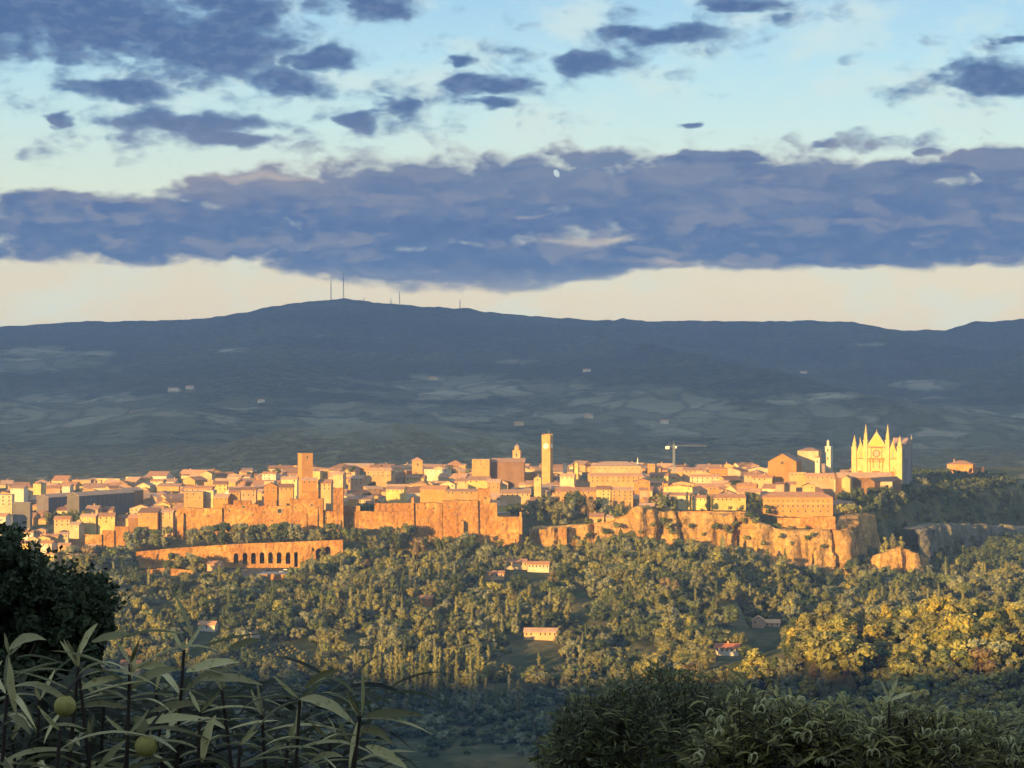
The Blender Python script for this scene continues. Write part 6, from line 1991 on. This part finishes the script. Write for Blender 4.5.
def build_near():
    R = random
    # broad dark tree standing below the viewpoint, its crown reaching into the frame
    D = 27.0
    root = plant_root(-45, D)
    r = thing('dark_tree', root, 'tree', 'dense dark green tree in shade rising behind the lance-leaved shrubs')
    cl = []
    s = D / F
    outline = [(-120, 470), (-40, 480), (0, 528), (22, 536), (40, 556), (62, 568), (84, 578), (100, 588), (112, 606), (96, 640), (80, 680), (60, 720), (30, 760), (-60, 800)]
    rr = np.random.default_rng(5)
    tops = [(-200, 470), (-60, 502), (0, 538), (14, 541), (28, 552), (44, 564), (56, 576), (70, 582), (86, 589), (100, 589), (112, 596), (118, 610)]
    lows = [(-200, 870), (20, 830), (52, 770), (74, 715), (92, 668), (106, 640), (118, 612)]
    for q in range(900):
        px = rr.uniform(-190, 103); t = rr.uniform(0, 1) ** 1.1
        rad = rr.uniform(.05, .13)
        top = float(np.interp(px + 13, [a for a, _ in tops], [b for _, b in tops])) + rr.normal() * 3
        low = float(np.interp(px + 9, [a for a, _ in lows], [b for _, b in lows]))
        rw = top + rad / s * .8 + t * max(4, low - top - 8)
        p = W(px, rw, D + rr.uniform(-1.4, 1.4)) - root
        cl.append((tuple(p), rad))
    for q in range(420):
        px = rr.uniform(-190, 84)
        top = float(np.interp(px + 9, [a for a, _ in tops], [b for _, b in tops])) + 22
        low = float(np.interp(px + 9, [a for a, _ in lows], [b for _, b in lows]))
        p = W(px, rr.uniform(top, max(top + 4, low)), D + rr.uniform(-.6, 1.2)) - root
        cl.append((tuple(p), rr.uniform(.16, .26)))
    V, Q, T = crown_arrays(77, cl, 200, .07, .5, 1.2)
    # loose leafy sprays that break the outline
    P, N = [], []
    for q in range(420):
        px = rr.uniform(-40, 102)
        row = float(np.interp(px + 9, [a for a, _ in tops], [b for _, b in tops])) + rr.normal() * 7 + 3
        if q % 3 == 0:
            row = rr.uniform(585, 700)
            px = float(np.interp(row, [585, 606, 640, 668, 700], [97, 99, 90, 76, 66])) + rr.normal() * 5
        c0 = np.array(W(px, row, D + rr.uniform(-1.2, 1.2)) - root)
        d0 = np.array([rr.normal() * .6 + .2, rr.normal() * .5, rr.uniform(-.2, 1)])
        for e in range(12):
            P.append(c0 + d0 * rr.uniform(0, .2) + rr.normal(size=3) * .035); N.append(rr.normal(size=3))
    V2, Q2 = cards(np.array(P), np.array(N), rr.uniform(.03, .06, len(P)), rr)
    Q = np.concatenate([Q, Q2 + len(V)]); V = np.concatenate([V, V2])
    iv = np_mesh('crown', V, [Q, T], M['foliage_near'])
    o = obj_of('crown', iv, r); o.color = (.042, .056, .034, 1)
    b = MB().tube([(0, 0, -.4), (.05, 0, 3), (-.1, .1, 7.0), (0, 0, 9.2)], [.24, .2, .13, .05], 8)
    H = W(-45, 600, D).z - root.z
    for a in range(9):
        p = Vector(cl[a * 30][0])
        b.tube([(0, 0, H * .55 + a * .2), (p.x * .5, p.y * .5, p.z * .85), p], [.09, .05, .015], 6)
    b.build('trunk', M['bark'], r)

    ex1 = [(6, 690, 9, 650, 11, .05, .3, 0), (9, 650, 46, 638, 13, .16, .4, 0), (62, 664, 15, 654, 11, .06, .5, 0), (64, 662, 12, 678, 11, .04, .5, .02), (8, 655, 12, 712, 10, -.04, .2, .03), (112, 668, 50, 650, 12, .05, .6, 0), (20, 700, 34, 735, 9, .1, 0, .05), (62, 712, 44, 745, 10, .05, .3, -.02), (10, 716, 30, 728, 8, .1, .4, .05)]
    sapling(22, 4.0, 'lance-leaved shrub at the frame corner, carrying one yellow-green ball fruit', [(10, 655, .1), (78, 668, .1), (40, 700, .15), (-18, 690, .2), (60, 730, -.1), (12, 740, .25)], 12, ex1, [(65, 706, 10.6, -.08)], deep=170)
    ex2 = [(80, 655, 95, 618, 10, .02, .9, 0), (92, 642, 135, 634, 10, .05, .5, 0), (182, 634, 120, 634, 12, .05, .5, 0), (130, 680, 131, 640, 13, -.03, 1.3, 0), (130, 690, 182, 666, 12, .1, .5, 0), (132, 668, 176, 668, 10, .06, .5, 0), (128, 690, 74, 690, 10, .07, .5, .04), (126, 682, 80, 668, 11, .07, .5, 0),
           (127, 697, 80, 703, 9, .1, .4, .05), (192, 640, 172, 586, 13, .02, 1.2, 0), (150, 744, 134, 712, 15, .05, 1.2, 0), (78, 690, 128, 678, 10, .06, .4, 0), (186, 672, 240, 662, 12, .05, .5, 0), (140, 724, 204, 720, 11, .05, .5, 0), (100, 768, 128, 742, 9, .06, .4, 0), (150, 712, 206, 708, 10, .08, .5, .05)]
    sapling(118, 4.1, 'lance-leaved shrub with fruit hanging low and red-tinged twig tips', [(78, 664, 0), (130, 664, 0), (184, 650, .1), (104, 700, .2), (156, 690, .2), (128, 735, -.1), (178, 730, .1), (90, 742, .1)], 13, ex2, [(146, 746, 11, -.1)], deep=230)
    ex3 = [(202, 762, 216, 712, 13, .05, 1.0, 0), (228, 720, 186, 726, 11, .06, .5, 0), (300, 699, 238, 707, 12, .10, .5, 0), (300, 699, 356, 722, 13, .12, .5, 0), (298, 702, 254, 731, 11, .12, .5, 0), (302, 700, 298, 738, 10, .03, .8, .03), (240, 690, 200, 668, 11, .10, .5, 0), (228, 650, 262, 640, 9, .05, .5, .02), (200, 680, 262, 684, 11, .06, .5, 0), (318, 742, 262, 740, 12, .06, .5, 0),
           (262, 748, 214, 746, 11, .06, .5, 0), (290, 760, 240, 764, 10, .06, .4, 0), (305, 688, 338, 664, 9, .03, 1.1, .05), (210, 700, 176, 690, 10, .09, .5, 0), (308, 765, 344, 750, 10, .06, .5, 0), (230, 736, 200, 744, 9, .08, .5, 0), (282, 756, 262, 728, 9, .02, 1, .06)]
    sapling(252, 4.0, 'tangled middle lance-leaved shrub with forked dark twigs and no fruit', [(222, 690, .1), (300, 700, 0), (262, 715, .15), (200, 712, .1), (330, 742, .15), (288, 742, .1), (240, 745, -.1)], 11, ex3, [], deep=200)
    ex4 = [(356, 698, 318, 680, 10, .22, .6, 0), (357, 710, 320, 690, 10, .10, .5, .03), (361, 716, 363, 664, 9, .02, 1.2, 0), (364, 716, 424, 721, 11, .07, .5, 0), (366, 746, 408, 770, 12, .06, .6, 0), (360, 732, 394, 742, 10, .18, .6, .02), (356, 736, 316, 742, 11, .08, .5, 0), (336, 734, 326, 714, 7, .03, 1, .02), (336, 735, 308, 720, 8, .06, .5, .02), (358, 722, 352, 770, 10, .02, .9, .04), (350, 760, 306, 768, 9, .05, .5, 0)]
    sapling(358, 4.0, 'sparse lance-leaved shrub with a single upright shoot, beside the open valley', [(360, 716, 0), (352, 745, .1)], 5, ex4, [], spread=.5, deep=46)

    # shrubs along the lower edge
    g = 'leafy shrubs below the viewpoint'
    leafy_shrub(600, 11.0, 'dark bushy shrub at the edge of the open valley', [(536, 775), (548, 738), (560, 712), (574, 697), (590, 686), (604, 681), (622, 679), (648, 686), (660, 700)], .55, 620, (.045, .085), .0135, M['shrub_dark'], 'leafy_shrub', group=g, dark=M['shrub_dark'], n_dark=500)
    leafy_shrub(680, 12.0, 'tallest dark shrub with a thin pointed top twig', [(618, 690), (632, 678), (648, 672), (655, 664), (662, 672), (690, 676), (706, 670), (722, 678), (742, 690), (752, 712)], .6, 760, (.045, .085), .0135, M['shrub_dark'], 'leafy_shrub', group=g, dark=M['shrub_dark'], n_dark=600)
    leafy_shrub(745, 8.5, 'green shrub with pale curly seed tufts beside the tallest dark shrub', [(690, 748), (704, 728), (722, 702), (735, 688), (742, 680), (752, 692), (775, 704), (800, 700), (815, 712), (824, 740)], .42, 480, (.045, .085), .013, M['shrub_leaf'], 'tufted_shrub',
                [(706, 716, 9), (716, 735, 8), (738, 696, 8), (726, 724, 9), (757, 712, 9), (768, 706, 9), (775, 742, 8), (790, 702, 9), (797, 705, 9), (802, 740, 11), (694, 760, 10), (748, 762, 10), (790, 726, 8), (812, 728, 8)], group=g, dark=M['shrub_dark'], n_dark=420)
    leafy_shrub(850, 8.5, 'green tufted shrub with sparse leaves in the middle of the tufted row', [(800, 730), (815, 712), (832, 702), (842, 706), (860, 722), (876, 728), (890, 740)], .42, 380, (.045, .085), .013, M['shrub_leaf'], 'tufted_shrub',
                [(822, 764, 9), (829, 766, 9), (803, 742, 10), (856, 738, 7), (874, 758, 8)], group=g, dark=M['shrub_dark'], n_dark=360)
    r = leafy_shrub(912, 8.0, 'tufted shrub with one shoot sticking up like antlers above its seed tufts', [(858, 750), (868, 726), (878, 714), (890, 704), (905, 706), (925, 708), (945, 708), (966, 720), (978, 740)], .42, 500, (.045, .085), .013, M['shrub_leaf'], 'tufted_shrub',
                    [(885, 704, 8), (893, 706, 8), (873, 724, 7), (881, 723, 7), (870, 740, 8), (905, 718, 8), (923, 735, 8), (940, 737, 8), (962, 735, 9), (968, 735, 8), (872, 756, 9), (956, 752, 8), (946, 712, 7)], group=g, dark=M['shrub_dark'], n_dark=420)
    sl = Leaves(); D = 7.7
    rt = r.location
    for a, c in (((888, 702), (880, 678)), ((889, 700), (897, 679)), ((889, 701), (914, 693)), ((887, 702), (872, 697)), ((914, 700), (918, 690))):
        sl.leaf(W(*a, D) - rt, W(*c, D) - rt, .018, .05, Vector((0, -.5, 1)).normalized(), .4)
    MB().tube([W(889, 740, D) - rt, W(889, 700, D) - rt], [.006, .003], 5).build('shoot', M['twig'], r)
    sl.build('shoot_leaf', M['lance'], r)
    leafy_shrub(1000, 8.5, 'tufted shrub at the lower frame corner, partly cut off', [(940, 745), (955, 722), (972, 716), (985, 712), (1000, 722), (1012, 735), (1030, 744), (1050, 750)], .42, 420, (.045, .085), .013, M['shrub_leaf'], 'tufted_shrub',
                [(1003, 745, 8), (1010, 744, 8), (1018, 752, 9), (982, 714, 7), (990, 716, 7), (967, 737, 8), (1012, 764, 8)], group=g, dark=M['shrub_dark'], n_dark=380)


# ------------------------------------------------------------------ labels that say which one
ORD = ('nearest second third fourth fifth sixth seventh eighth ninth tenth eleventh twelfth thirteenth fourteenth fifteenth sixteenth seventeenth eighteenth nineteenth twentieth twenty-first twenty-second twenty-third '
       'twenty-fourth twenty-fifth twenty-sixth twenty-seventh twenty-eighth twenty-ninth thirtieth').split()
TOWN_MARKS = [('the cathedral', 877, 452), ('the clock tower', 547, 452), ('the brick tower', 304, 468), ('the pale palazzo', 615, 470), ('the ochre church', 782, 465), ('the orange palazzo', 797, 506), ('the belfry', 517, 454), ('the brick bastion', 462, 515), ('the fortress wall', 250, 518),
              ('the tower crane', 674, 457), ('the arcade wall', 265, 553), ('the grey block', 103, 502), ('the twin yellow houses', 97, 523), ('the white campanile', 829, 458), ('the small tower', 417, 468), ('the hillside cottages', 42, 542), ('the rim villa', 962, 470), ('the tuff cliff', 800, 555)]
WOOD_MARKS = [('the white villa', 727, 650), ('the pink villa', 760, 624), ('the cream villa', 527, 566), ('the peach farmhouse', 540, 635), ('the warehouse', 270, 580), ('the vine rows', 282, 656), ('the poplar row', 420, 668), ('the arcade wall', 280, 555), ('the rock outcrop', 899, 565),
              ('the tuff cliff', 800, 565), ('the white cottage', 206, 627), ('the orange cottage', 426, 602), ('the brick bastion', 470, 545), ('the tallest shrub', 680, 690), ('the stone pier', 562, 545), ('the seed tufts', 890, 705), ('the dark tree', 60, 600)]


def assign_labels():
    groups = {}
    random.seed(1)
    for o, fam, desc, px, row in PENDING:
        marks = WOOD_MARKS if fam in ('wood', 'spur_tree', 'poplar', 'vine', 'car', 'flank_tree', 'avenue_tree') else TOWN_MARKS
        ds = sorted((math.hypot(px - a, (row - b) * 1.6), i) for i, (_, a, b) in enumerate(marks))
        d0, i0 = ds[0]
        a0 = math.atan2((row - marks[i0][2]) * 1.6, px - marks[i0][1])
        best = None
        for d, i in ds[1:8]:
            an = math.atan2((marks[i][2] - marks[i0][2]) * 1.6, marks[i][1] - marks[i0][1])
            df = abs((an - a0 + PI) % (2 * PI) - PI)
            if best is None or df < best[0] - 1e-6:
                best = (df, i)
        if best[0] < 1.0:
            rel = 'toward ' + marks[best[1]][0]
        elif abs(math.sin(a0)) > .6:
            rel = 'straight below it' if math.sin(a0) > 0 else 'straight above it'
        else:
            rel = 'away from ' + marks[[i for _, i in ds[1:8]][0]][0] if best[0] > 2.2 else ('on its shaded side' if math.cos(a0) > 0 else 'on its sunlit side')
        groups.setdefault((desc, i0, rel, id(marks)), []).append((d0, o, marks[i0][0]))
    for (desc, i0, rel, _), lst in groups.items():
        lst.sort(key=lambda t: t[0])
        for k, (d, o, mk) in enumerate(lst):
            n = ORD[min(k, len(ORD) - 1)]
            o['label'] = f"{desc}, {n} {'to' if k == 0 else 'from'} {mk}, {rel}"


build_sky()
build_camera()
build_ground()
build_hills()
build_air()
build_cliffs()
build_town()
build_valley()
build_near()
assign_labels()
